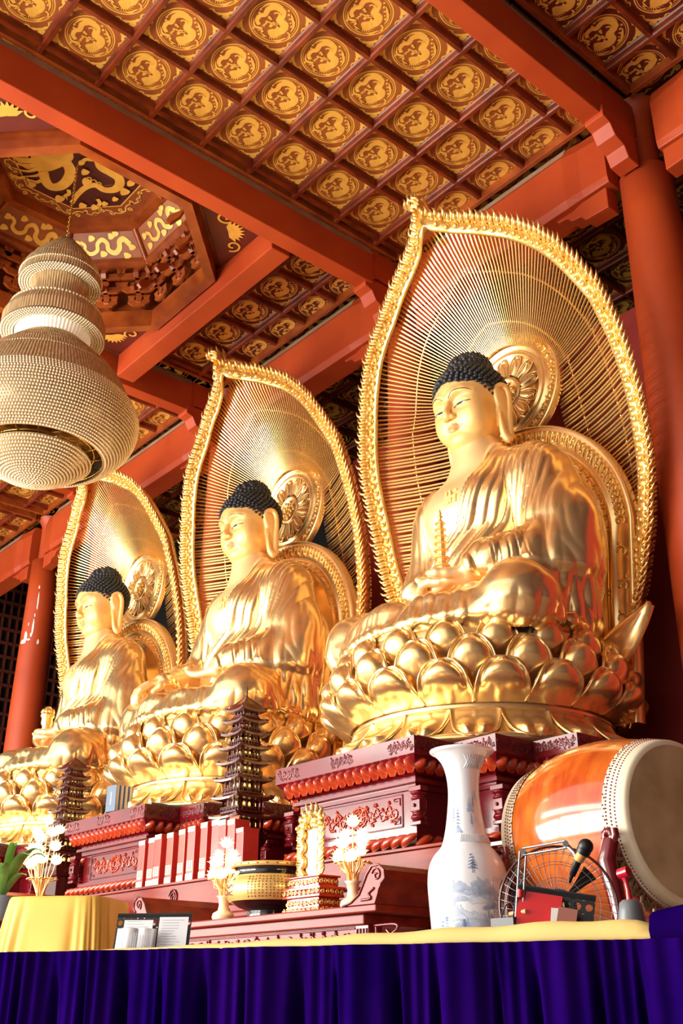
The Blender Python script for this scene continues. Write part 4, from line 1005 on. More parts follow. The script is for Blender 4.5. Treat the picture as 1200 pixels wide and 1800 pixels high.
    for sx in (-1, 1):
        for sz in (-1, 1):
            cx, cz = (.01+sx*.57), 1.4875+sz*.133
            mb.tube([P0(cx-sx*.03, cz-sz*.09), P0(cx-sx*.03, cz-sz*.03), P0(cx-sx*.10, cz-sz*.03), P0(cx-sx*.10, cz-sz*.05), P0(cx-sx*.06, cz-sz*.05)], .005, 4)
    mb.build('panel_frame', M_lac, t)
    # carved baluster posts at the front corners of each step
    def post(x, y):
        m = MB(); m.box(x-.07, x+.07, y-.015, y+.07, 1.60, 1.64); m.box(x-.06, x+.06, y-.012, y+.07, 1.33, 1.36)
        m.lathe([(.05, 1.36), (.07, 1.39), (.05, 1.42), (.06, 1.435), (.055, 1.44)], 12, (x, y+.03, 0)); m.box(x-.055, x+.055, y-.015, y+.07, 1.44, 1.53)
        m.lathe([(.055, 1.53), (.065, 1.54), (.045, 1.56), (.07, 1.585), (.05, 1.60)], 12, (x, y+.03, 0)); m.ball((x, y-.02, 1.485), .016, 6, 4)
        m.build('corner_post', M_lac, t, bevel=.004)
    for s in (-1, 1):
        for x, y in ((hw[0]-.10, 6.10), (hw[1]-.10, 6.56), (hw[2]-.10, 7.03)): post(s*x, y)
    mb = MB(); mb.add([(x, y, z) for z in (2.031, 2.075) for x, y in [(q[0]*.93, q[1]+.1) for q in fa(-.05)]], [tuple(range(12, 24)), *[(i, (i+1) % 12, 12+(i+1) % 12, 12+i) for i in range(12)]]); mb.build('stone_top', M_slab, t)
    return t
A0 = altar(); AX = [-7.1, -11.38, -15.66]
A0.location = (AX[0], 0, 0); A0['label'] = 'carved red lacquer altar nearest the drum, under the largest lotus throne'
c = copy_tree(A0); c.location = (AX[1], 0, 0); c['label'] = 'carved red altar under the middle buddha, behind the red book boxes'
c = copy_tree(A0); c.location = (AX[2], 0, 0); c['label'] = 'carved red altar at the left edge, mostly hidden by the glowing lotus lamp'
# --- long stepped platform in front of the altars
t = thing('offering_platform', 'long red wooden platform carrying the altars and the row of red book boxes', 'platform', (-12, 0, 0))
mb = MB(); pr_ = [(5.62, 1.05), (5.62, .83), (5.66, .82), (5.66, .76), (5.63, .75), (5.63, .71), (5.68, .70), (5.68, .62), (5.72, .60), (5.72, .42), (5.66, .40), (5.66, .2), (5.66, -.25), (8.6, -.25), (8.6, 1.05)]
mb.loops([[(x, y, z) for y, z in pr_] for x in (-12, 6.9)], 0, False, True, True, True); mb.build('platform_body', M_wood, t, bevel=.006)
mb = MB()
for k in range(140): x = -11+k*.13; mb.tube([(x-.055, 5.70, .585), (x, 5.66, .56), (x+.055, 5.70, .50)], [.012, .04, .012], 6)
mb.build('gadroon_row', M_lacr, t)
mb = MB(); mb.box(-12, 6.9, 5.60, 5.9, 1.051, 1.075); mb.build('ledge', M_wood, t, bevel=.004)
mb = MB()
for cx in (2.9, 7.2-2.4, -1.5): mb.tube([(cx+p, 5.612, .935+q) for p, q in spiral(0, 0, .01, .08, 1, 2.3, 24)], .008, 5)
mb.build('spiral_carving', M_lac, t)
# small fretwork panel standing between vase and drum
t = thing('fretwork_panel', 'small red fretwork panel behind the white vase, beside the drum', 'panel', (-4.86, 5.5, 0))
mb = MB()
for a in (.79, .99): mb.box(-.10, .10, -.02, .02, a-.012, a+.012)
for a in (-.10, .10): mb.box(a-.012, a+.012, -.02, .02, -.25, 1.0)
mb.build('frame', M_lac, t)
mb = MB(); scroll_relief(mb, -.09, .09, .81, .97, lambda p, q: (p, -.01, q), 2, 8, .006); mb.build('fretwork', M_lac, t)
# --- altar tables with upturned ends
def scroll_table(x0, x1, y0, y1, zt, label, hs=.17):
    t = thing('altar_table', label, 'table', (0,0,0), 0, 'altar tables with upturned ends')
    mb = MB(); mb.box(x0+.18, x1-.18, y0+.06, y1, zt-.11, zt-.045); mb.box(x0, x1, y0, y1, zt-.045, zt); mb.build('table_top', M_wood, t, bevel=.008)
    for s, x in ((-1, x0), (1, x1)):
        pl = [(0, 0), (-.30, .0), (-.22, .015), (-.14, .06), (-.10, .12), (-.07, hs), (-.02, hs+.05), (.05, hs+.055), (.095, hs+.02), (.10, hs-.03), (.06, hs-.06), (.035, hs-.09), (.03, .06)]
        Pp = [(x+s*a, zt+b) for a, b in pl];  Pp = Pp if s < 0 else Pp[::-1]
        m = MB(); m.prism(Pp, lambda a, b: (a, y0-.01, b), lambda a, b: (a, y1, b)); e = m.build('upturned_end', M_wood, t)
        m = MB(); cx, cz = x+s*.025, zt+hs-.005
        m.tube([(p, y0-.014, q) for p, q in spiral(cx, cz, .006, .045, 1, s*1.3, 14)], .006, 5)
        Q = cr_spline([(x+s*.0, zt+.09), (x-s*.05, zt+.06), (x-s*.03, zt+.03), (x-s*.12, zt+.025)], 4); m.tube([(p[0], y0-.014, p[1]) for p in Q], .008, 5)
        m.tube([(a, y0-.013, b) for a, b in [(x+s*p, zt+q) for p, q in pl[1:11]]], .007, 5); m.build('end_carving', M_lac, e)
    for s, x in ((-1, x0+.22), (1, x1-.22)):
        m = MB(); m.box(x-.06, x+.06, y1-.2, y1-.08, -.25, zt-.11); m.build('leg', M_lac, t, bevel=.004)
        m = MB(); m.box(x-.06, x+.06, y0+.08, y0+.2, -.25, zt-.11)
        for k in range(4): m.tube([(x-.045+.03*k, y0+.078, zt-.13), (x-.045+.03*k, y0+.078, -.2)], .01, 5)
        m.build('leg', M_lac, t, bevel=.004)
        m = MB(); z0 = zt-.115; fx = x+s*.07
        for P in ([(0, 0), (.20, 0), (.21, -.03), (.17, -.05)], [(.02, -.01), (.03, -.2), (.0, -.28)], [(.02, -.2), (.09, -.19), (.12, -.11), (.08, -.06), (.05, -.09), (.08, -.12)], [(.12, -.03), (.17, -.08), (.13, -.13), (.1, -.16)]):
            m.tube([(fx+s*a, y0+.12, z0+b) for a, b in cr_spline(P, 4)], .011, 5)
        m.build('corner_bracket', M_lac, t)
    m = MB(); m.box(x0+.26, x1-.26, y0+.10, y0+.13, zt-.27, zt-.11); m.build('apron', M_wood, t)
    m = MB(); scroll_relief(m, x0+.34, x1-.34, zt-.245, zt-.13, lambda p, q: (p, y0+.096, q), 1.2, 12, .007); m.tube([(x0+.3, y0+.095, zt-.125), (x1-.3, y0+.095, zt-.125)], .008, 4); m.build('apron_carving', M_lac, t)
    return t
TA = .578
scroll_table(-7.93, -5.10, 4.6, 5.42, TA, 'red altar table with scrolled ends carrying the black-and-gold incense bowl')
scroll_table(-14.2, -10.62, 4.55, 5.4, .80, 'red altar table at the left, behind the yellow draped table')
# --- red book boxes on the ledge
M_bred = mat('red_book_cloth', (.62, .045, .03), .35, col2=(.55, .035, .025), nscale=8, coat=.3)
M_bcream = mat('cream_title_paper', (.85, .72, .52), .6)
M_bink = mat('brown_ink', (.15, .03, .01), .6)
bx = [-9.84, -9.67, -9.51, -9.30, -9.10, -8.90, -8.70, -8.52, -8.38, -8.25, -8.12]
wids = ['leftmost', 'second from the left', 'third from the left', 'fourth from the left', 'fifth from the left', 'sixth, middle', 'fifth from the right', 'fourth from the right', 'third from the right', 'second from the right', 'rightmost']
bb = None
for i, x in enumerate(bx):
    h = (.465, .475, .49, .485, .495, .50, .515, .52, .50, .49, .40)[i]; lab = 'red cloth book box on the platform ledge, %s of the row' % wids[i]
    if bb is None:
        t = thing('book_box', lab, 'book', (x, 5.66, 1.076), 0, 'red book boxes on the platform ledge')
        m = MB(); m.box(-.062, .062, 0, .17, 0, 1); m.build('case', M_bred, t, bevel=.006)
        m = MB(); m.box(-.060, .060, -.003, .0, .005, .13); m.box(-.050, .050, -.003, .0, .18, .36); m.box(-.060, .060, -.003, .0, .90, .995); m.build('title_label', M_bcream, t)
        m = MB()
        for k in range(4):
            for j in (-1, 1): m.box(j*.018-.009, j*.018+.009, -.005, -.003, .22+.034*k, .238+.034*k)
        m.build('title_lettering', M_bink, t); bb = t; t.scale = (1, 1, h)
    else:
        c = dup(bb, (x, 5.66+.012*math.sin(i*2.1), 1.076), (-.03+.02*math.sin(i*3)), lab); c.scale = (1.08 if i in (2, 5, 7) else 1, 1, h)
# grey-blue books on the middle altar
M_gb = mat('slate_blue_cover', (.085, .13, .20), .5); M_gw = mat('book_paper', (.75, .72, .66), .7)
for i, l in enumerate(('foremost slate-blue book standing on the middle altar, title facing out', 'second slate-blue book from the front on the middle altar', 'third slate-blue book from the front on the middle altar', 'rearmost of the four slate-blue books on the middle altar')):
    t = thing('book', l, 'book', (-11.42, 6.10+.058*i, 2.076), .12, 'slate-blue books on the middle altar')
    m = MB(); m.box(-.095, .095, 0, .007, 0, .30); m.box(-.095, .095, .045, .052, 0, .30); m.box(-.095, -.088, 0, .052, 0, .30); m.build('cover', M_gb, t)
    m = MB(); m.box(-.088, .090, .007, .045, .006, .295); m.build('pages', M_gw, t)
    if i == 0:
        m = MB()
        for k in range(7): m.box(-.008, .008, -.002, 0, .08+.022*k, .094+.022*k)
        m.build('title_lettering', M_gw, t)
# --- model pagodas
M_pag = mat('rosewood_pagoda', (.10, .014, .010), .3, col2=(.065, .008, .006), nscale=10, coat=.4)
M_glow = mat('lit_window', (.9, .6, .2), .5, emit=(1, .62, .2), estr=1.3)
def pagoda():
    t = thing('model_pagoda', '', 'pagoda', (0,0,0), 0, 'rosewood model pagodas')
    n = 8; z = 0; r0, r1 = .168, .092
    for i in range(n):
        r = r0+(r1-r0)*i/(n-1); h = .20-.012*i
        m = MB(); m.box(-r*.76, r*.76, -r*.76, r*.76, z, z+h*.62)
        for sx in (-1, -.33, .33, 1):
            for sy in (-1, 1): m.box(sx*r*.88-.008, sx*r*.88+.008, sy*r*.88-.008, sy*r*.88+.008, z, z+h*.62); m.box(sy*r*.88-.008, sy*r*.88+.008, sx*r*.88-.008, sx*r*.88+.008, z, z+h*.62)
        m.box(-r, r, -r, r, z-.008, z+.008)
        for s in (-1, 1):
            for zz in (.03, .045): m.box(-r, r, s*r-.004, s*r+.004, z+zz, z+zz+.005); m.box(s*r-.004, s*r+.004, -r, r, z+zz, z+zz+.005)
            for q in np.linspace(-r, r, 7): m.box(q-.004, q+.004, s*r-.004, s*r+.004, z, z+.05); m.box(s*r-.004, s*r+.004, q-.004, q+.004, z, z+.05)
        st = m.build('storey', M_pag, t)
        m = MB()
        for s in (-1, 1):
            for q in (-.42, 0, .42):
                for sw in (0, 1):
                    a = r*.76+.002; w = r*.10; P = [(q*r-w, z+.05), (q*r+w, z+.05), (q*r+w, z+h*.45), (q*r, z+h*.53), (q*r-w, z+h*.45)]
                    m.add([((p, s*a, zz) if sw else (s*a, p, zz)) for p, zz in P], [(0, 1, 2, 3, 4)])
        m.build('window', M_glow, st)
        m = MB(); zr = z+h*.60; R_ = r+.052; top = i == n-1
        rows = []
        for k, (f_, zz) in enumerate(((.70, 0), (1.0, .006), (1.01, .028), (.86, .042), (.66, .062 if not top else .09), (.5, .10) if not top else (.04, .19))):
            row = []
            for c in range(4):
                for v in np.linspace(-1, 1, 7)[:-1]:
                    lift = (abs(v)**3)*.020*(f_**3); e = R_*f_*(1+.10*abs(v)**4)
                    P = [(v, -1), (1, v), (-v, 1), (-1, -v)][c]; row.append((P[0]*e, P[1]*e, zr+zz+lift))
            rows.append(row)
        m.loops(rows, 0, False, True, True, True)
        for sx in (-1, 1):
            for sy in (-1, 1): m.tube([(sx*R_*.95, sy*R_*.95, zr+.06), (sx*R_*1.1, sy*R_*1.1, zr+.05), (sx*R_*1.15, sy*R_*1.15, zr+.07)], [.01, .008, .003], 5)
        m.build('roof', M_pag, t); z += h
    m = MB(); m.lathe([(.04, z-.03), (.02, z+.02), (.028, z+.05), (.012, z+.07), (.02, z+.1), (.011, z+.12), (.017, z+.145), (.009, z+.16), (.013, z+.19), (.003, z+.26)], 10); m.build('finial', M_pag, t)
    m = MB(); m.lathe([(.30, -.50), (.30, -.44), (.26, -.42), (.26, -.14), (.30, -.12), (.34, -.06), (.34, -.01)], 4, (0,0,0), smooth=False)
    V = [(math.cos(PI/4)*a-math.sin(PI/4)*b, math.sin(PI/4)*a+math.cos(PI/4)*b, c_) for a, b, c_ in m.v]; m.v = [(a*.78, b*.78, c_) for a, b, c_ in V]; m.build('pedestal', M_lacd, t)
    return t
PG = pagoda(); PG.location = (-8.97, 6.28, 1.576); PG['label'] = 'dark rosewood model pagoda standing between the nearest and middle altars'
c = copy_tree(PG); c.location = (-13.18, 6.45, 1.63); c['label'] = 'dark rosewood model pagoda behind the glowing lotus lamp at the left'
mb = MB(); mb.box(-.085, .085, -.008, .008, -.07, .07); o = mb.build('wooden_plaque', mat('pink_wood_plaque', (.5, .16, .1), .25, coat=.5)); o.location = (-8.80, 6.06, 1.635); o.rotation_euler = (-.35, 0, 0)
tag(o, 'small pinkish wooden plaque leaning at the foot of the near pagoda', 'plaque')
# --- lotus lamps
M_bloom = mat('glowing_lotus', (1, .85, .55), .5, emit=(1, .66, .30), estr=2.8)
M_lampg = mat('pale_gold_brass', (.9, .62, .28), .3, .9)
M_lampb = mat('cream_glass_vase', (.85, .62, .4), .25, coat=.5)
def bloom(mb, c, r):
    for ring, n, tl in ((1, 8, .15), (.75, 7, .7), (.5, 5, 1.15)):
        for k in range(n):
            a = 2*PI*k/n+ring; d = Vector((math.cos(a)*math.cos(tl), math.sin(a)*math.cos(tl), math.sin(tl))); s = Vector((-math.sin(a), math.cos(a), 0)); cc = Vector(c); L = 1.25*r*(.7+.3*ring)
            mb.add([cc, cc+d*L*.5+s*L*.22+Vector((0,0,-.02*r)), cc+d*L+Vector((0, 0, .12*r)), cc+d*L*.5-s*L*.22+Vector((0,0,-.02*r))], [(0, 1, 2, 3)])
    mb.ball((c[0], c[1], c[2]+r*.15), r*.8, 8, 6, sc=(1, 1, .75))
def lotus_lamp(label, loc, sc, blooms, vase=True, stems=10):
    t = thing('lotus_lamp', label, 'lamp', loc, 0, 'glowing lotus lamps', sc)
    if vase: MB().lathe([(.05, 0), (.095, .01), (.11, .05), (.10, .085), (.055, .11), (.045, .16), (.055, .22), (.075, .24), (.06, .24)], 24).build('vase', M_lampb, t)
    m = MB()
    for i, (x, y, z, r) in enumerate(blooms): m.tube([(x*.1, y*.1, .18), (x*.35, y*.35, .3), (x*.85, y*.85, z-.1), (x, y, z)], .007, 5)
    for k in range(stems):
        a = k*2.4; m.tube([(.03*math.cos(a), .03*math.sin(a), .15), (.05*math.cos(a), .05*math.sin(a), .3), (.10*math.cos(a), .10*math.sin(a), .40), (.15*math.cos(a), .15*math.sin(a), .38)], [.006, .006, .006, .003], 5)
        m.ball((.15*math.cos(a), .15*math.sin(a), .39), .022, 6, 4, sc=(1, 1, .5))
    m.build('stems', M_lampg, t)
    for x, y, z, r in blooms:
        m = MB(); bloom(m, (0, 0, 0), r); m.build('lotus_flower', M_bloom, t, (x, y, z))
    l = bpy.data.lights.new('lamp_glow', 'POINT'); l.energy = 5*sc*sc; l.color = (1, .75, .45); l.shadow_soft_size = .1; lo = bpy.data.objects.new('lamp_glow', l); C.objects.link(lo); lo.parent = t; lo.location = (0, -.28, .55)
    return t
B1 = [(0, 0, .72, .07), (-.13, 0, .55, .065), (.13, -.02, .55, .065), (0, -.12, .53, .07), (0, .1, .56, .065), (-.15, -.03, .46, .06), (.14, -.03, .46, .06), (.06, .05, .62, .055), (-.06, -.04, .62, .055), (-.09, -.08, .42, .07), (.08, -.09, .42, .07), (0, -.05, .42, .06)]
lotus_lamp('glowing gold lotus lamp left of the incense bowl, in front of the red book boxes', (-7.12, 4.85, TA), .80, B1)
lotus_lamp('glowing gold lotus lamp between the gold tablet and the right scroll of the table', (-5.66, 4.9, TA), .80, B1)
B2 = [(0, 0, 1.0, .07), (-.16, 0, .84, .08), (.14, 0, .86, .08), (.05, -.1, .80, .08), (-.05, -.1, .88, .07), (-.26, 0, .68, .08), (-.1, -.1, .70, .08), (.05, -.1, .68, .08), (.24, 0, .70, .08), (-.36, .02, .56, .08), (-.2, -.1, .58, .08), (.0, -.15, .54, .08), (.16, -.1, .57, .08), (.30, 0, .55, .08), (.1, .1, .9, .07)]
lotus_lamp('largest glowing lotus lamp cluster, at the left edge above the green plant', (-10.50, 4.92, .80), .93, B2, False, 16)
# --- incense bowl
t = thing('incense_bowl', 'black-and-gold round incense bowl with small characters on the altar table', 'bowl', (-6.66, 4.95, TA), 0)
M_bblack = mat('black_glaze', (.008, .008, .012), .12, coat=.6); M_bgold = mat('gold_glaze', (.82, .55, .18), .3, .5)
prof = [(.165, 0), (.175, .01), (.165, .05), (.16, .06), (.23, .085), (.30, .12)]
MB().lathe(prof, 48).build('foot', M_bblack, t)
R_of = lambda z: np.interp(z, [.12, .16, .21, .26, .30], [.30, .328, .335, .318, .285])
MB().lathe([(float(R_of(z)), z) for z in np.linspace(.12, .30, 8)], 48, cap=False).build('body_band', M_bgold, t)
MB().lathe([(.285, .30), (.268, .325), (.275, .35), (.292, .358)], 48, cap=False).build('neck_band', M_bblack, t)
MB().lathe([(.292, .356), (.305, .362), (.305, .385), (.29, .39), (.26, .386), (.25, .34), (.001, .33)], 48).build('rim', M_bgold, t)
m = MB()
def on_bowl(a, z, w, h):
    R_ = R_of(z)+.0015; return [((R_of(z+q)+.0015)*math.cos(a+p/R_), (R_of(z+q)+.0015)*math.sin(a+p/R_), z+q) for p, q in ((-w, -h), (w, -h), (w, h), (-w, h))]
rnd = random.Random(4)
for c in range(17):
    for r in range(8):
        a = -1.15+.085*c; z = .142+.0195*r
        for k in range(3): zz = z+rnd.uniform(-.004, .004); aa = a+rnd.uniform(-.012, .012); m.add(on_bowl(aa, zz, .006 if k else .0018, .0014 if k else .006), [(0, 1, 2, 3)])
for P in ([(-.1, 0), (-.04, .03), (.02, .0), (.07, .02), (.1, -.01)], [(-.12, -.03), (-.05, .0), (.03, -.035), (.11, -.02)], [(-.09, -.05), (0, -.04), (.09, -.055)], [(-.06, .045), (-.03, .06), (-.01, .04)], [(.05, .05), (.08, .065), (.07, .04)], [(-.02, -.01), (.02, -.03), (-.01, -.05)]):
    Pp = cr_spline(P, 4); V, F = ribbon(Pp, lambda t: .005*math.sin(PI*t)+.0015)
    m.add([((R_of(.21+q)+.002)*math.cos(-1.62-.28+p/.33), (R_of(.21+q)+.002)*math.sin(-1.62-.28+p/.33), .21+q) for p, q in V], F)
for k in range(26): a = k*2*PI/26; m.add([(.3062*math.cos(a+p), .3062*math.sin(a+p), .368+q) for p, q in ((-.03, 0), (.03, 0), (.03, .008), (-.03, .008))], [(0, 1, 2, 3)])
m.build('lettering', M_bink, t)
# --- gold dragon tablet
M_tg = mat('bright_gilding', (.92, .66, .26), .28, .8, bump=.3, bscale=60)
t = thing('spirit_tablet', 'ornate golden tablet on a red and gold stepped base, right of the incense bowl', 'tablet', (-6.15, 4.95, TA), 0)
m = MB()
for z0, z1, w, d in ((0, .02, .22, .12), (.02, .045, .20, .11), (.045, .115, .18, .095), (.115, .135, .21, .115), (.135, .165, .205, .11), (.165, .185, .22, .12), (.185, .25, .17, .09), (.25, .262, .19, .10)): m.box(-w, w, -d, d, z0, z1)
m.build('stepped_base', M_lacr, t, bevel=.004)
m = MB()
for z, w, d in ((.03, .21, .115), (.08, .185, .1), (.15, .21, .115), (.22, .175, .095)):
    for k in range(9): x = -w+2*w*(k+.5)/9; m.tube([(x+p, -d-.003, z+q) for p, q in spiral(0, 0, .004, .02, k, 1.2, 8)], .005, 4)
    for k in range(5): y = -d+2*d*(k+.5)/5; m.tube([(w+.003, y+p, z+q) for p, q in spiral(0, 0, .004, .02, k, 1.2, 8)], .005, 4)
m.build('base_gilding', M_tg, t)
m = MB(); rnd = random.Random(2)
for s in (-1, 1):
    P = cr_spline([(s*.075, .27), (s*.12, .32), (s*.08, .37), (s*.125, .42), (s*.085, .47), (s*.12, .52), (s*.09, .56), (s*.13, .60)], 5); m.tube([(p[0], -.02, p[1]) for p in P], .024, 7)
    for k in range(18): z = .27+.019*k; m.tube([(s*(.10+.02*math.sin(k)), -.03, z), (s*(.145+.01*math.sin(2*k)), -.035, z+.012), (s*(.155), -.03, z+.03)], [.012, .009, .002], 5)
for k in range(44): a = rnd.uniform(-.3, PI+.3); r_ = rnd.uniform(.03, .13); m.ball((r_*math.cos(a)*1.1, rnd.uniform(-.05, .0), .62+r_*math.sin(a)*.75), rnd.uniform(.016, .03), 6, 4)
for k in range(9): a = PI*k/8; m.tube([(.11*math.cos(a), -.02, .62+.08*math.sin(a)), (.155*math.cos(a), -.02, .63+.13*math.sin(a)), (.15*math.cos(a+.15), -.02, .64+.16*math.sin(a))], [.02, .013, .003], 5)
m.box(-.085, .085, -.005, .02, .26, .60); m.build('dragon_frame', M_tg, t)
m = MB(); m.box(-.048, .048, -.012, .0, .262, .585); m.build('face_plate', mat('white_plate', (.75, .74, .8), .35), t)
m = MB()
for k in range(11): m.box(-.012, .012, -.014, -.012, .285+.025*k, .289+.025*k); m.box(-.002, .002, -.014, -.012, .281+.025*k, .297+.025*k)
m.build('lettering', mat('faded_blue_ink', (.35, .4, .55), .5), t)
# --- large white and blue vase
t = thing('floor_vase', 'tall white porcelain vase painted with blue landscapes', 'vase', (-4.13, 4.4, -.25), 0)
M_porc = mat('white_porcelain', (.80, .82, .86), .14, coat=.5)
M_blue = mat('blue_wash', (.22, .32, .52), .3, col2=(.62, .68, .78), nscale=16, contrast=(.3, .7)); M_blue2 = mat('pale_blue_wash', (.50, .58, .72), .3, col2=(.78, .81, .86), nscale=11, contrast=(.35, .7)); M_bluei = mat('blue_ink', (.10, .16, .32), .35)
VP = [(.150, 0), (.155, .02), (.150, .06), (.165, .2), (.190, .42), (.203, .60), (.213, .75), (.218, .86), (.208, .94), (.180, 1.0), (.140, 1.045), (.122, 1.09), (.105, 1.17), (.092, 1.27), (.087, 1.35), (.094, 1.43), (.115, 1.50), (.150, 1.545), (.178, 1.562), (.184, 1.573), (.172, 1.573), (.13, 1.545), (.09, 1.49), (.075, 1.42)]
vz = [z for r, z in VP[:20]]; vr = [r for r, z in VP[:20]]; VR = lambda z: float(np.interp(z, vz, vr))
MB().lathe([(p[0], p[1]) for p in cr_spline(VP, 4)], 72).build('vase_body', M_porc, t)
def von(a, z, off=.0012): r = VR(z)+off; return (r*math.cos(a), r*math.sin(a), z)
A_ = -.83      # direction that faces the hall
def vpoly(mb, P, a0, z0, k=0): 
    mb.add([von(a0+p/.26, z0+q, .0012+.0004*k) for p, q in P], [tuple(range(len(P)))])
rnd = random.Random(11); m1, m2, m3 = MB(), MB(), MB()
def ridge(mb, a0, z0, w, h, k, n=14):
    for i in range(n):          # brushed slope strokes
        u = (i+.5)/n; x = -w/2+w*u; top = h*math.sin(PI*u)**.8*(.6+.4*rnd.random()); 
        P, F = ribbon(cr_spline([(x, top), (x+.012, top*.6), (x+.028, top*.25), (x+.04, 0)], 4), lambda t: .007*math.sin(PI*min(1, t+.08))+.001)
        mb.add([von(a0+p/.28, z0+q, .0008+.00005*k) for p, q in P], F)
for k, (a, z, w, h, mb_) in enumerate(((-.3, .80, .22, .11, m1), (.12, .74, .30, .10, m2), (.25, .62, .26, .12, m1), (-.35, .60, .2, .07, m2), (-.55, .70, .12, .10, m1), (.0, .93, .18, .05, m2), (.3, .90, .22, .08, m1), (-.35, .94, .16, .05, m1), (.1, .54, .34, .08, m1), (-.1, .5, .3, .06, m2))): ridge(mb_, A_+a*1.3, z-.15, w, h*1.1, k, 18); ridge(mb_, A_+a*1.3+.25, z-.19, w*.8, h*.7, k+10, 12)
for k, (a, z, w, h, mb_) in enumerate(((-.5, .88, .2, .09, m2), (-.2, .86, .16, .06, m1), (.25, .84, .24, .10, m1), (.0, .72, .3, .05, m2), (-.6, .62, .14, .10, m1), (.4, .66, .2, .12, m1), (-.3, .44, .3, .08, m1), (.3, .46, .3, .08, m2))): ridge(mb_, A_+a*1.3, z-.06, w, h, k+30, 16)
for k, (a, z, w, h, mb_) in enumerate(((.15, 1.33, .12, .09, m1), (-.3, 1.30, .1, .12, m2), (.35, 1.40, .1, .06, m2), (-.2, 1.22, .12, .05, m1), (.3, 1.26, .08, .06, m2))): ridge(mb_, A_+a*2, z-.11, w*.8, h, k, 9)
def pine(a0, z0, s):
    def st(P, w): V, F = ribbon(P, w); m3.add([von(a0+p/.24, z0+q, .0034) for p, q in V], F)
    st([(0, 0), (.004*s, .03*s), (-.003*s, .07*s)], .0016)
    for j in range(5): w = .022*s*(1-j*.14); z = .02*s+.012*s*j; st([(-w, z-.004), (0, z+.003), (w, z-.004)], lambda t: .0022*math.sin(PI*t)+.0006)
for a, z, s in ((-.62, .66, 1.5), (-.5, .70, 1.2), (-.7, .52, 1.3), (-.1, .70, 1), (.12, 1.0, 1.4), (.16, 1.0, 1.2), (-.5, .5, 1.2), (.0, .52, 1.2)): pine(A_+a*1.15, z-.11, s)
for a, z, s in ((-.35, 1.24, 1.3), (-.2, 1.22, 1.5), (.2, 1.23, 1.0), (.3, 1.33, .9)): pine(A_+a*1.8, z-.09, s)
m1.build('blue_hills', M_blue, t); m2.build('pale_hills', M_blue2, t); m3.build('pine_trees', M_bluei, t)
m = MB()                         # incised lattice on the shaded side
for k in range(10): a = A_+.62+.05*k; m.tube([von(a, z, .0) for z in np.linspace(.45, .93, 12)], .0022, 3); 
for k in range(22): z = .46+.02*k; m.tube([von(A_+.62+.045*j, z+.02*(j % 2), .0) for j in range(11)], .0022, 3)
for k in range(8): a = A_+.1+.12*k; m.tube([von(a, 1.53, 0), von(a+.3, 1.46, 0)], .002, 3); m.tube([von(a+.3, 1.53, 0), von(a, 1.46, 0)], .002, 3)
for k in range(26): a = A_-.2+.07*k; m.tube([von(a, 1.06, .001), von(a+.02, 1.10, .001)], .003, 3)
m.build('incised_pattern', M_porc, t)
m = MB(); m.add([von(A_+1.0+.10*math.cos(q)*1.2, .80+.06*math.sin(q), .003) for q in np.linspace(0, 2*PI, 17)[:-1]], [tuple(range(16))]); m.build('medallion', mat('rust_medallion', (.45, .26, .2), .3, col2=(.2, .2, .3), nscale=14), t)
# --- great drum
dax = Vector((.99, -.13, 0)).normalized()
DC_ = (fw+(1080-600)/FPX*r2-(1463-900)/FPX*u2); DC_ = DC_*(4.95/DC_.y)
t = thing('temple_drum', 'large orange wooden drum with pale skin, at the right beyond the vase', 'drum', tuple(DC_), math.atan2(dax.y, dax.x))
def xl(mb, prof, n=64, mi=0): mb.loops([[(x, r*math.cos(2*PI*j/n), r*math.sin(2*PI*j/n)) for j in range(n)] for r, x in prof], mi, True)
HL = .455
M_drum = mat('orange_burl_wood', (.66, .15, .018), .16, col2=(.42, .055, .008), nscale=2.4, ndetail=8, stretch=(3.5, 1, 1.4), coat=.9, contrast=(.38, .62))
M_skin = mat('drum_hide', (.62, .48, .28), .55, col2=(.42, .30, .15), nscale=4, ndetail=6); M_hide = mat('cream_hide_rim', (.86, .76, .58), .55, col2=(.8, .68, .48), nscale=6)
m = MB(); xl(m, [(.40+.088*math.cos(PI*x/(2*HL)*.98), x) for x in np.linspace(-HL, HL, 25)]); m.build('barrel', M_drum, t)
for s in (-1, 1):
    m = MB(); xl(m, [(.40+.088*math.cos(PI*.49*(HL-.115)/HL)+.004, s*(HL-.115)), (.427, s*(HL-.06)), (.416, s*HL), (.405, s*(HL+.012)), (.385, s*(HL+.016))]); m.build('hide_rim', M_hide, t)
    m = MB(); xl(m, [(.386, s*(HL+.015)), (.3, s*(HL+.02)), (.15, s*(HL+.022)), (.0005, s*(HL+.023))]); m.build('drum_skin', M_skin, t)
    m = MB()
    for row, (xx, rr_) in enumerate(((HL-.045, .424), (HL-.07, .430), (HL-.095, .436))):
        for k in range(150):
            a = 2*PI*(k+.5*row)/150; m.ball((s*xx, rr_*math.cos(a), rr_*math.sin(a)), .0055, 5, 3)
    for k in range(50):
        a = 2*PI*k/50; m.ball((s*(HL-.112), .439*math.cos(a), .439*math.sin(a)), .0055, 5, 3); a += 2*PI/150; m.ball((s*(HL-.104), .438*math.cos(a), .438*math.sin(a)), .0055, 5, 3)
    m.build('tacks', mat('tack_brown', (.22, .05, .03), .4), t)
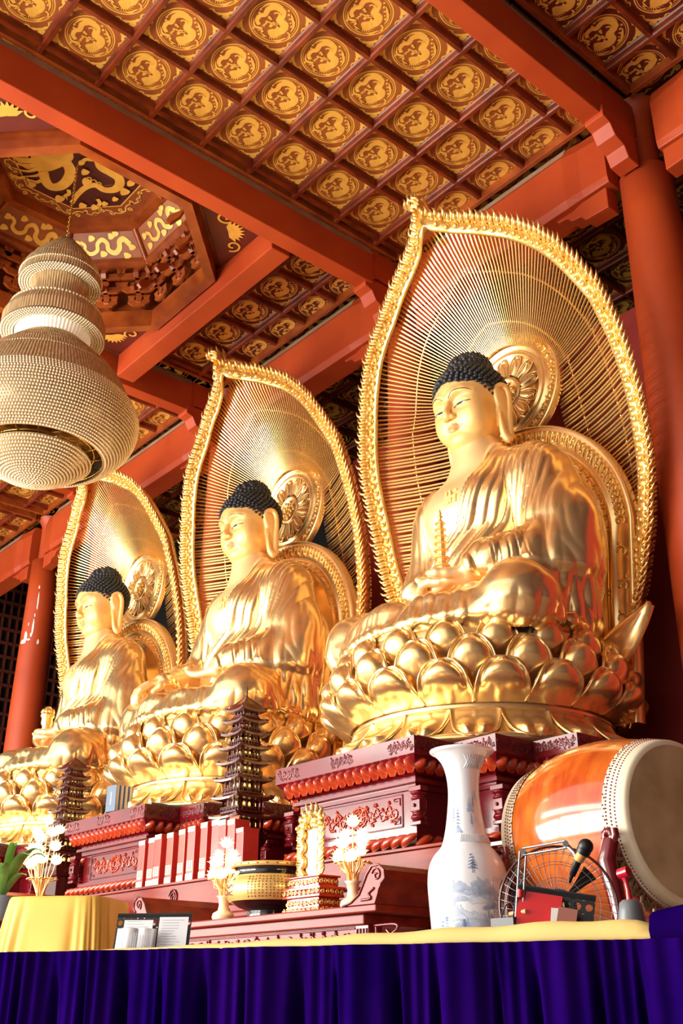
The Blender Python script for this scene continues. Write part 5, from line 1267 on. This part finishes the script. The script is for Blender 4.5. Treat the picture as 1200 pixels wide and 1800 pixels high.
# carved stand cradling the drum
ts = thing('drum_stand', 'carved red and bronze stand cradling the drum', 'stand', (DC_.x, DC_.y, -.25), math.atan2(dax.y, dax.x)); zc = DC_.z+.25
M_brz = mat('carved_bronze_wood', (.16, .09, .045), .35, .3, col2=(.3, .2, .1), nscale=20)
for s in (-1, 1):
    m = MB(); x = s*.40
    arc = [(x, .475*math.sin(a), zc-.475*math.cos(a)) for a in np.linspace(-1.25, 1.25, 33)]; m.tube(arc, .034, 8); m.build('cradle_rail', M_lac, ts)
    m = MB()
    for k in range(14):
        a = -1.2+k*.185; P = [(x+s*.03, (.50+.03*math.sin(j*.9))*math.sin(a+.02*j), zc-(.50+.03*math.sin(j*.9))*math.cos(a+.02*j)) for j in range(9)]; m.tube(P, .012, 5)
        m.tube([(x+s*.035, .51*math.sin(a)+p, zc-.51*math.cos(a)+q) for p, q in spiral(0, 0, .006, .03, a, 1.3, 9)], .007, 4)
    m.build('scroll_carving', M_brz, ts)
    for q in (-1, 1):
        m = MB(); m.tube([(x, q*.46, zc-.13), (x, q*.50, zc-.22), (x, q*.44, zc-.5), (x, q*.5, zc-.8), (x, q*.56, .02)], [.045, .05, .04, .045, .06], 8); m.build('leg', M_lac, ts)
        m = MB(); m.tube([(x+p, q*.47+.0, zc-.10+z_) for p, z_ in spiral(0, 0, .015, .045, 0, 1.1, 10)], .02, 6); m.build('scroll_finial', M_lac, ts)
for q in (-.5, .44): m = MB(); m.box(-.42, .42, q, q+.06, .1, .16); m.build('stretcher', M_lac, ts)
# --- things on and behind the front table
def px(x, y, Y): d = fw+(x-600)/FPX*r2-(y-900)/FPX*u2; return d*(Y/d.y)
M_steel = mat('grey_metal', (.38, .38, .40), .3, .8); M_blk = mat('black_plastic', (.012, .012, .014), .4); M_ora = mat('tan_knob', (.75, .35, .15), .5)
t = thing('pedestal_fan', 'wire-caged electric fan in front of the drum', 'fan', tuple(px(981, 1594, 2.9)), 0)
fx = Vector((.80, .60, 0)); fz = Vector((0, 0, 1)); fn = Vector((.60, -.80, 0)); R_ = .19
def fp(a, r, d): return fx*r*math.cos(a)+fz*r*math.sin(a)+fn*d
for s, nm in ((1, 'front_cage'), (-1, 'rear_cage')):
    m = MB()
    for k in range(46):
        a = 2*PI*k/46; m.tube([fp(a+.25*(1-v), R_*v, s*.055*math.sqrt(max(0, 1-v**2.2))) for v in (.2, .4, .6, .8, .92, 1)], .0009, 3, cap=False)
    for v in (.2, .45, .72, .9): m.tube([fp(2*PI*j/40, R_*v, s*.055*math.sqrt(1-v**2.2)) for j in range(41)], .0012, 3)
    m.build(nm, M_steel, t)
m = MB(); m.tube([fp(2*PI*j/48, R_, 0) for j in range(49)], .0045, 6); m.build('cage_rim', M_lacd, t)
m = MB()
for k in range(3):
    a0 = .75+2*PI*k/3; m.loops([[fp(a0+w*(.10+.07*v), .035+.12*v, .014*w) for w in (-1, -.3, .4, 1)] for v in (0, .3, .6, .85, 1)], 0, True, False)
m.build('blades', M_blk, t)
m = MB(); m.tube([fn*-.14, fn*-.03], .06, 14); m.tube([fn*-.03, fn*.03], .025, 12); m.build('motor', M_blk, t)
m = MB(); m.tube([fn*.056, fn*.062], .022, 16); m.build('badge', M_lampg, t)
m = MB(); m.tube([fn*-.1+Vector((0, 0, -.04)), fn*-.1+Vector((0, 0, -.5))], .014, 10); m.lathe([(.2, -.55), (.2, -.535), (.03, -.5)], 24, tuple(fn*-.1)); m.build('stand', M_blk, t)
# microphone on a sprung arm
t = thing('boom_stand', 'grey sprung boom arm clamped to the front table', 'boom arm', (0,0,0))
YM = 2.30; P0_, P1_, P2_, P3_ = px(912, 1612, YM), px(919, 1497, YM), px(994, 1484, YM), px(1009, 1499, YM)
m = MB()
side = Vector((.06, 0, .02)).normalized()
for a, b in ((P0_, P1_), (P1_, P2_)):
    d_ = (b-a).normalized(); n_ = d_.cross(Vector((-.64, .76, .1))).normalized()
    for q in (-.0085, .0085): m.tube([a+n_*q, b+n_*q], .0032, 6)
m.build('arm_bars', M_steel, t)
m = MB()
for p in (P0_, P1_, P2_): m.tube([p+Vector((.008, -.010, 0)), p-Vector((.008, -.010, 0))], .008, 12)
m.tube([P2_, P3_, P3_+Vector((.006, 0, -.012))], .006, 6); m.tube([P0_, Vector((P0_.x, P0_.y, .13))], .008, 8); m.build('joints', M_steel, t)
m = MB(); a = px(896, 1607, YM); b = px(925, 1602, YM); m.tube([a, b], .0065, 8); m.build('clamp_knob', M_ora, t)
m = MB(); c_ = px(905, 1622, YM); m.box(c_.x-.06, c_.x+.02, c_.y-.03, c_.y+.03, .1, c_.z+.012); m.build('clamp', M_blk, t)
m = MB(); m.tube([px(905, 1600, YM), px(898, 1585, YM), px(889, 1590, YM), px(880, 1612, YM), px(884, 1620, YM)], .0022, 5); m.tube([px(915, 1560, YM), px(908, 1575, YM), px(900, 1612, YM)], .002, 5); m.build('cable', M_blk, t)
m = MB(); m.tube([P0_+(P1_-P0_)*.30, P0_+(P1_-P0_)*.42], .0095, 8); m.build('red_tape', mat('red_tape', (.6, .02, .02), .4), t)
t = thing('microphone', 'black microphone with foam head and yellow collar, held by the boom arm', 'microphone', (0,0,0))
a, b, c_, d_ = px(1000, 1551, YM), px(1016, 1512, YM), px(1024, 1499, YM), px(1029, 1488, YM); ax_ = (d_-a).normalized()
m = MB(); m.tube([a, a+(b-a)*.3, a+(b-a)*.32, b, b+ax_*.006], [.0045, .005, .0085, .0105, .012], 14); m.build('microphone_body', M_blk, t)
m = MB(); m.tube([b, c_], .013, 14); m.build('collar', mat('yellow_collar', (.85, .5, .12), .5), t)
m = MB(); m.ball(tuple(d_), .020, 14, 10); m.tube([c_-ax_*.002, d_], .0185, 14); m.build('foam_head', M_blk, t)
def on_desk(x, y, c, yaw, tilt, off):
    n = Vector((math.sin(yaw), -math.cos(yaw), 0))*math.cos(tilt)+Vector((0, 0, 1))*math.sin(-tilt); d = fw+(x-600)/FPX*r2-(y-900)/FPX*u2
    return d*(((Vector(c)+n*off).dot(n))/d.dot(n))
# right music stand with folder
def desk(name, label, c, w, h, yaw, tilt, holes, mat_=M_blk):
    t = thing(name, label, 'music stand', tuple(c), yaw); t.rotation_euler = (tilt, 0, yaw)
    m = MB(); N = 10
    # plate with a row of round holes along the top: rim pieces
    m.box(-w, w, 0, .004, -h, h-.05); m.box(-w, w, 0, .004, h-.012, h)
    n = holes; st_ = 2*w/n
    for k in range(n):
        cx = -w+st_*(k+.5); cz = h-.031; r = .010; x0, x1, z0, z1 = cx-st_/2, cx+st_/2, h-.05, h-.012
        C_ = [(cx+r*math.cos(a), cz+r*math.sin(a)) for a in np.linspace(0, 2*PI, 17)[:-1]]
        O_ = []
        for a in np.linspace(0, 2*PI, 17)[:-1]:
            ca, sa = math.cos(a), math.sin(a); s_ = min((st_/2)/max(1e-6, abs(ca)), .019/max(1e-6, abs(sa))); O_.append((cx+ca*s_, cz+sa*s_))
        for yy in (0, .004): m.add([(p[0], yy, p[1]) for p in C_+O_], [(i, (i+1) % 16, 16+(i+1) % 16, 16+i) for i in range(16)])
    m.box(-w, w, -.03, 0, -h-.004, -h); (m.box(-w, w, 0, .004, h-.012, h+.004), m.build('desk', mat_, t))
    m = MB(); m.tube([(0, .01, 0), (0, .01, -.5)], .008, 8); m.build('pole', mat_, t)
    return t
ds = desk('music_stand', 'black music stand with round holes holding a red folder, in front of the fan', px(972, 1607, 2.35), .105, .062, .55, -.25, 7)
ds.rotation_euler = (-.25, .17, .55)
m = MB(); m.box(-.058, .058, 0, .008, -.055, .050); o = m.build('folder', mat('red_folder', (.62, .012, .015), .35)); w_ = on_desk(946, 1603, px(972, 1607, 2.35), .55, -.25, .014); o.location = w_; o.rotation_euler = (-.25, .17, .55); tag(o, 'bright red folder leaning on the right music stand', 'folder')
m = MB(); m.box(-.02, .02, 0, .01, -.03, .03); o = m.build('booklet', M_gw); o.location = on_desk(981, 1617, px(972, 1607, 2.35), .55, -.25, .03); o.rotation_euler = (-.25, .1, .55); tag(o, 'small white booklet beside the red folder', 'book')
m = MB(); m.box(-.025, .025, 0, .01, -.025, .025); o = m.build('notebook', mat('brown_notebook', (.36, .12, .08), .5)); o.location = on_desk(996, 1613, px(972, 1607, 2.35), .55, -.25, .03); o.rotation_euler = (-.25, .2, .55); tag(o, 'small brown notebook right of the white booklet', 'book')
# hand bell
t = thing('inverted_bell', 'grey cup-shaped bell with a red handle, right of the music stand', 'bell', tuple(px(1111, 1622, 2.3)))
m = MB(); m.lathe([(.036, -.02), (.034, .0), (.030, .025), (.026, .045), (.018, .052), (.001, .054)], 28); m.build('bell_cup', mat('grey_lacquer', (.16, .17, .18), .35), t)
m = MB(); m.tube([(0, 0, .05), (-.002, 0, .075), (-.006, 0, .095), (-.008, 0, .105)], [.009, .006, .006, .009], 10); m.tube([(-.022, 0, .113), (.006, 0, .118)], [.014, .014], 10); m.build('handle', mat('red_handle', (.55, .01, .03), .25, coat=.6), t)
# left music stand with sheets
ds = desk('music_stand', 'black music stand with open sheets, beside the yellow draped table', px(266, 1655, 2.2), .145, .100, .75, -.22, 11)
M_pap = mat('white_paper', (.95, .95, .97), .7); M_txt = mat('grey_print', (.62, .62, .68), .7)
def sheet(nm, lab, x, y, Y, w, h, spine=False, n=8, cols=1, rot=0):
    t = thing(nm, lab, 'book' if spine else 'sheet', tuple(on_desk(x, y, px(266, 1655, 2.2), .75, -.22, Y)), .75); t.rotation_euler = (-.22, rot, .75)
    if spine:
        for s in (-1, 1):
            m = MB(); m.loops([[(s*w*v, -.012*math.sin(PI*min(1, v*1.3)), z) for z in (-h, h)] for v in np.linspace(0, 1, 7)], 0, True, False); o = m.build('page', M_pap, t)
            so = o.modifiers.new('s', 'SOLIDIFY'); so.thickness = .006; so.offset = 1
    else: m = MB(); m.box(-w, w, 0, .0015, -h, h); m.build('paper', M_pap, t)
    m = MB(); rnd = random.Random(int(x))
    for c in range(cols):
        for k in range(n):
            if spine: X0 = -w*.9+1.8*w*(k+.5)/n; m.box(X0-.0008, X0+.0008, -.0165, -.0155, -h*.75, h*.8*rnd.uniform(.5, 1))
            else: z = h*.85-1.7*h*k/n; x0 = -w*.8+1.65*w*c/cols; m.box(x0, x0+1.5*w/cols*rnd.uniform(.5, 1), -.0015, -.0008, z-.0008, z+.0008)
    m.build('print', M_txt, t); return t
sheet('sheet_music', 'white printed sheet at the upper left of the left music stand', 242, 1634, .006, .056, .035, n=6)
sheet('sheet_music', 'large white printed sheet on the right half of the left music stand', 302, 1648, .006, .056, .075, n=13)
sheet('open_book', 'open white chanting book at the lower left of the left music stand', 238, 1657, .030, .074, .050, True, 16)
# yellow draped round table
M_yel = mat('golden_yellow_cloth', (.95, .56, .10), .6, col2=(.90, .50, .08), nscale=5); M_yel2 = mat('pale_yellow_cloth', (.98, .72, .26), .6, col2=(.96, .68, .22), nscale=5)
c0 = px(122, 1600, 3.0); t = thing('draped_table', 'small table covered by a pleated golden-yellow cloth, at the left', 'table', (c0.x, 3.0, -.25), .70)
ztop = c0.z+.055+.25; hx_, hy_ = .29, .27
mb = MB(); rows = []
def rr(a, k): 
    ca, sa = math.cos(a), math.sin(a); e = .38; x = abs(ca)**e*math.copysign(1, ca)*hx_; y = abs(sa)**e*math.copysign(1, sa)*hy_; return x*k, y*k
for v in np.linspace(0, 1, 4): rows.append([(*rr(2*PI*j/220, max(.01, v*.985)), ztop) for j in range(220)])
for v in np.linspace(0.02, 1, 14):
    row = []
    for j in range(220):
        a = 2*PI*j/220; pl = .085*v**.5*(abs(math.sin(a*9.5+.9*math.sin(a*3)))**.6-.6)+.035*v*math.sin(a*37+1.3); x, y = rr(a, 1+.30*v**.85+pl); row.append((x, y, ztop-v*(ztop-.02)))
    rows.append(row)
mb.loops(rows, 0, True); mb.build('cloth', M_yel, t)
# potted plant at the left edge
c0 = px(2, 1583, 4.25); t = thing('potted_plant', 'broad-leaved green plant in a grey-blue pot at the left edge', 'plant', (c0.x-.05, 4.25, c0.z-.16))
m = MB(); m.lathe([(.10, 0), (.13, .08), (.15, .18), (.16, .2), (.14, .2), (.12, .16)], 28); m.build('pot', mat('blue_grey_pot', (.20, .27, .33), .4), t)
M_leaf = mat('glossy_leaf', (.10, .26, .035), .35, col2=(.22, .42, .09), nscale=6)
for k, (a, L_, h_, w_) in enumerate(((.1, .42, .36, .05), (.6, .36, .42, .045), (-.4, .45, .26, .05), (-.9, .38, .3, .045), (1.2, .34, .4, .04), (2.2, .36, .32, .05), (3.2, .4, .3, .05), (-1.6, .36, .22, .05), (.3, .30, .20, .045), (-.1, .25, .46, .04), (4.2, .4, .34, .05), (-2.2, .34, .3, .05))):
    d_ = Vector((math.cos(a), math.sin(a), 0)); s_ = Vector((-d_.y, d_.x, 0)); m = MB(); rows = []
    for j in range(10):
        v = j/9; c_ = d_*(.03+L_*v)+Vector((0, 0, .18+h_*math.sin(v*PI*.62)*1.05)); w = w_*math.sin(PI*(.06+.94*v))**.7+.001; rows.append([c_+s_*w*u+Vector((0, 0, -.012*(1-u*u))) for u in (-1, -.5, 0, .5, 1)])
    m.loops(rows, 0, True, False); m.build('leaf', M_leaf, t)
# front table: blue pleated skirt, yellow cloth lying along its edge
M_bluec = mat('royal_blue_velvet', (.0085, .0006, .078), .95, col2=(.016, .0012, .10), nscale=7, spec=0)
t = thing('front_table', 'long foreground table with a pleated royal-blue skirt', 'table', (0,0,0))
E0, E1 = Vector((-3.9, .62, 0)), Vector((-1.235, 1.892, 0)); ed = (E1-E0).normalized(); en = Vector((ed.y, -ed.x, 0)); LE = (E1-E0).length
def edge_z(s): return .119
mb = MB(); rows = []; NS = 900
for v in np.linspace(0, 1, 26):
    row = []
    for i in range(NS+1):
        s = LE*1.12*i/NS; ph = s*2*PI/.112; k = sstep(0, .12, v)
        u_ = (s+.012*math.sin(s*31))/.105; u_ += .18*math.sin(s*4.3); d0 = abs((u_ % 1)-.5); wv = .05+.26*v*(.6+.4*math.sin(int(u_)*2.3)); off = .045+.010*math.sin(ph*.5)-k*(.035+.05*v)*math.exp(-(d0/wv)**2)+.012*k*v*math.sin(s*9+3*v)+.004*math.sin(u_*17)
        p = E0+ed*s+en*off; row.append((p.x, p.y, edge_z(s)-v*1.2))
    rows.append(row)
mb.loops(rows, 0, True, False); mb.build('skirt', M_bluec, t)
mb = MB(); q = [E0, E0+ed*LE*1.12, E0+ed*LE*1.12-en*.75, E0-en*.75]
mb.add([(p.x, p.y, z) for z in (edge_z(0)-.03, edge_z(0)-.002) for p in q], [(0,3,2,1),(4,5,6,7),(0,1,5,4),(1,2,6,5),(2,3,7,6),(3,0,4,7)]); mb.build('table_top', M_bluec, t)
mb = MB(); rows = []
def ys(s): return E0+ed*s
Ls = [None]
for i in range(60):
    s = LE*(.42+.575*i/59) ; u = i/59; hh_ = .004+.042*sstep(0, 1, u)*(.55+.45*u)*min(1, math.sqrt(max(0, 1-((u-.93)/.07)**2)) if u > .93 else 1)+.003*math.sin(i*.9)*u; p = ys(s)
    row = []
    for a, b in ((.012, -.012), (.030, 0.0), (.032, .3), (.026, .75), (.008, .97), (-.02, 1.0), (-.06, .95), (-.10, .4), (-.12, 0)): q = p+en*a; row.append((q.x, q.y, edge_z(0)-.004+b*hh_ if b >= 0 else edge_z(0)+b))
    rows.append(row)
mb.loops(rows, 0, True, False, False, False); o = mb.build('yellow_cloth', M_yel2); tag(o, 'rolled golden-yellow cloth lying along the edge of the front table', 'cloth')
mb = MB(); rows = []
for i in range(14):   # bunched blue end behind the yellow roll
    u = i/13; p = ys(LE*(.985+.12*u)); hh_ = .075*math.sin(PI*min(1, .25+u*.5)); rows.append([(p+en*a).to_tuple()[:2]+(edge_z(0)+b*hh_,) for a, b in ((.03, -.2), (.045, .3), (.02, .8), (-.03, 1), (-.09, .7), (-.12, 0))])
mb.loops(rows, 0, True, False); mb.build('bunched_corner', M_bluec, t)
# --- chandelier
M_cry = mat('amber_crystal', (.86, .72, .48), .22, .35, coat=.5); M_rod = mat('crystal_rods', (.62, .47, .26), .3, .3, col2=(.42, .29, .14), nscale=30, stretch=(1, 1, .15)); M_cfr = mat('brass_frame', (.70, .42, .12), .25, 1)
M_lit = mat('lit_crystal_rods', (1, .95, .85), .3, emit=(1, .88, .66), estr=.12)
t = thing('chandelier', 'large tiered crystal chandelier hanging from the octagonal well', 'chandelier', (-11.41, 4.58, 0))
m = MB()
for k in range(36): z = 9.76+k*.039; m.tube([(.018*math.cos(a) if k % 2 else 0, 0 if k % 2 else .018*math.cos(a), z+.028*math.sin(a)) for a in np.linspace(0, 2*PI, 9)], .006, 4)
m.build('chain', M_cfr, t)
def rods(prof, n, name, mt):
    m = MB(); L_ = []
    for r, z in prof: L_.append([((r+(.008 if j % 2 else -.004))*math.cos(2*PI*j/(2*n)), (r+(.008 if j % 2 else -.004))*math.sin(2*PI*j/(2*n)), z) for j in range(2*n)])
    m.loops(L_, 0, False); return m.build(name, mt, t)
def beads(rows_, name, rb=.02, mt=None):
    m = MB()
    for r, z in rows_:
        n = max(1, int(2*PI*r/(rb*2.15)))
        for k in range(n): a = 2*PI*(k+.37*(z*31 % 1))/n; m.ball((r*math.cos(a), r*math.sin(a), z), rb, 6, 4)
    return m.build(name, mt or M_cry, t)
st1 = [(.06, 9.76), (.14, 9.68), (.15, 9.60), (.23, 9.58), (.25, 9.50), (.32, 9.47), (.34, 9.38), (.41, 9.35), (.44, 9.24), (.50, 9.20), (.54, 9.05), (.55, 8.94)]
rods(st1, 90, 'top_dome_rods', M_rod); beads([(r+.012, z) for r, z in st1[2::2]], 'top_dome_beads', .014)
beads([(r, 8.93+.0*r) for r in np.arange(.40, .56, .034)], 'top_rim_beads', .018); rods([(.39, 8.95), (.37, 8.75), (.36, 8.5)], 70, 'upper_drum_rods', M_rod)
rods([(.38, 8.52), (.52, 8.49), (.62, 8.42), (.67, 8.30), (.675, 8.12)], 110, 'middle_ring_rods', M_rod); beads([(.44, 8.535), (.5, 8.52), (.60, 8.46)], 'middle_ring_beads', .022)
beads([(r, 8.10) for r in np.arange(.53, .685, .034)], 'middle_rim_beads', .018); rods([(.50, 8.12), (.46, 8.0), (.40, 7.9)], 60, 'glowing_rods', M_lit)
st3 = [(.40, 8.02), (.46, 7.93), (.48, 7.87), (.58, 7.83), (.60, 7.76), (.70, 7.71), (.73, 7.63), (.84, 7.57), (.88, 7.46), (.97, 7.40), (1.08, 7.18), (1.16, 7.02)]
rods(st3, 170, 'bowl_shoulder_rods', M_rod); beads([(r+.012, z) for r, z in st3[2:10:2]], 'shoulder_beads', .016)
bw = [(1.165, 7.02), (1.22, 6.90), (1.235, 6.78), (1.20, 6.62), (1.12, 6.48), (1.0, 6.36), (.86, 6.28)]; B = cr_spline(bw, 8); B = np.array(B); s_ = np.r_[0, np.cumsum(np.hypot(*np.diff(B, axis=0).T))]; tt = np.arange(0, s_[-1], .041)
beads([(float(np.interp(q, s_, B[:, 0])), float(np.interp(q, s_, B[:, 1]))) for q in tt], 'bowl_beads', .0175)
m = MB(); m.lathe([(r-.03, z) for r, z in bw], 72, cap=False); m.build('bowl_lining', M_rod, t)
m = MB()
for z, r in ((6.33, .85), (6.36, .72), (6.34, .60)): m.tube([(r*math.cos(a), r*math.sin(a), z) for a in np.linspace(0, 2*PI, 49)], .012, 6)
for k in range(16): a = 2*PI*k/16; m.tube([(.55*math.cos(a), .55*math.sin(a), 6.30), (1.0*math.cos(a), 1.0*math.sin(a), 6.42)], .010, 5); m.tube([(.3*math.cos(a), .3*math.sin(a), 6.5), (.7*math.cos(a+.1), .7*math.sin(a+.1), 6.38)], .018, 6)
m.lathe([(.9, 6.62), (.001, 6.60)], 48, cap=False); m.build('inner_frame', M_cfr, t)
ds_ = [(r, 6.22-.30*(1-(r/.68)**2)) for r in np.arange(.02, .70, .037)]; beads(ds_, 'dish_beads', .0175); m = MB(); m.lathe([(max(.001, r), z+.03) for r, z in ds_], 48, cap=False); m.build('dish_lining', M_rod, t)
beads([(.25, 8.86), (.2, 8.8), (.15, 8.83)], 'inner_bulbs', .02, M_lit)
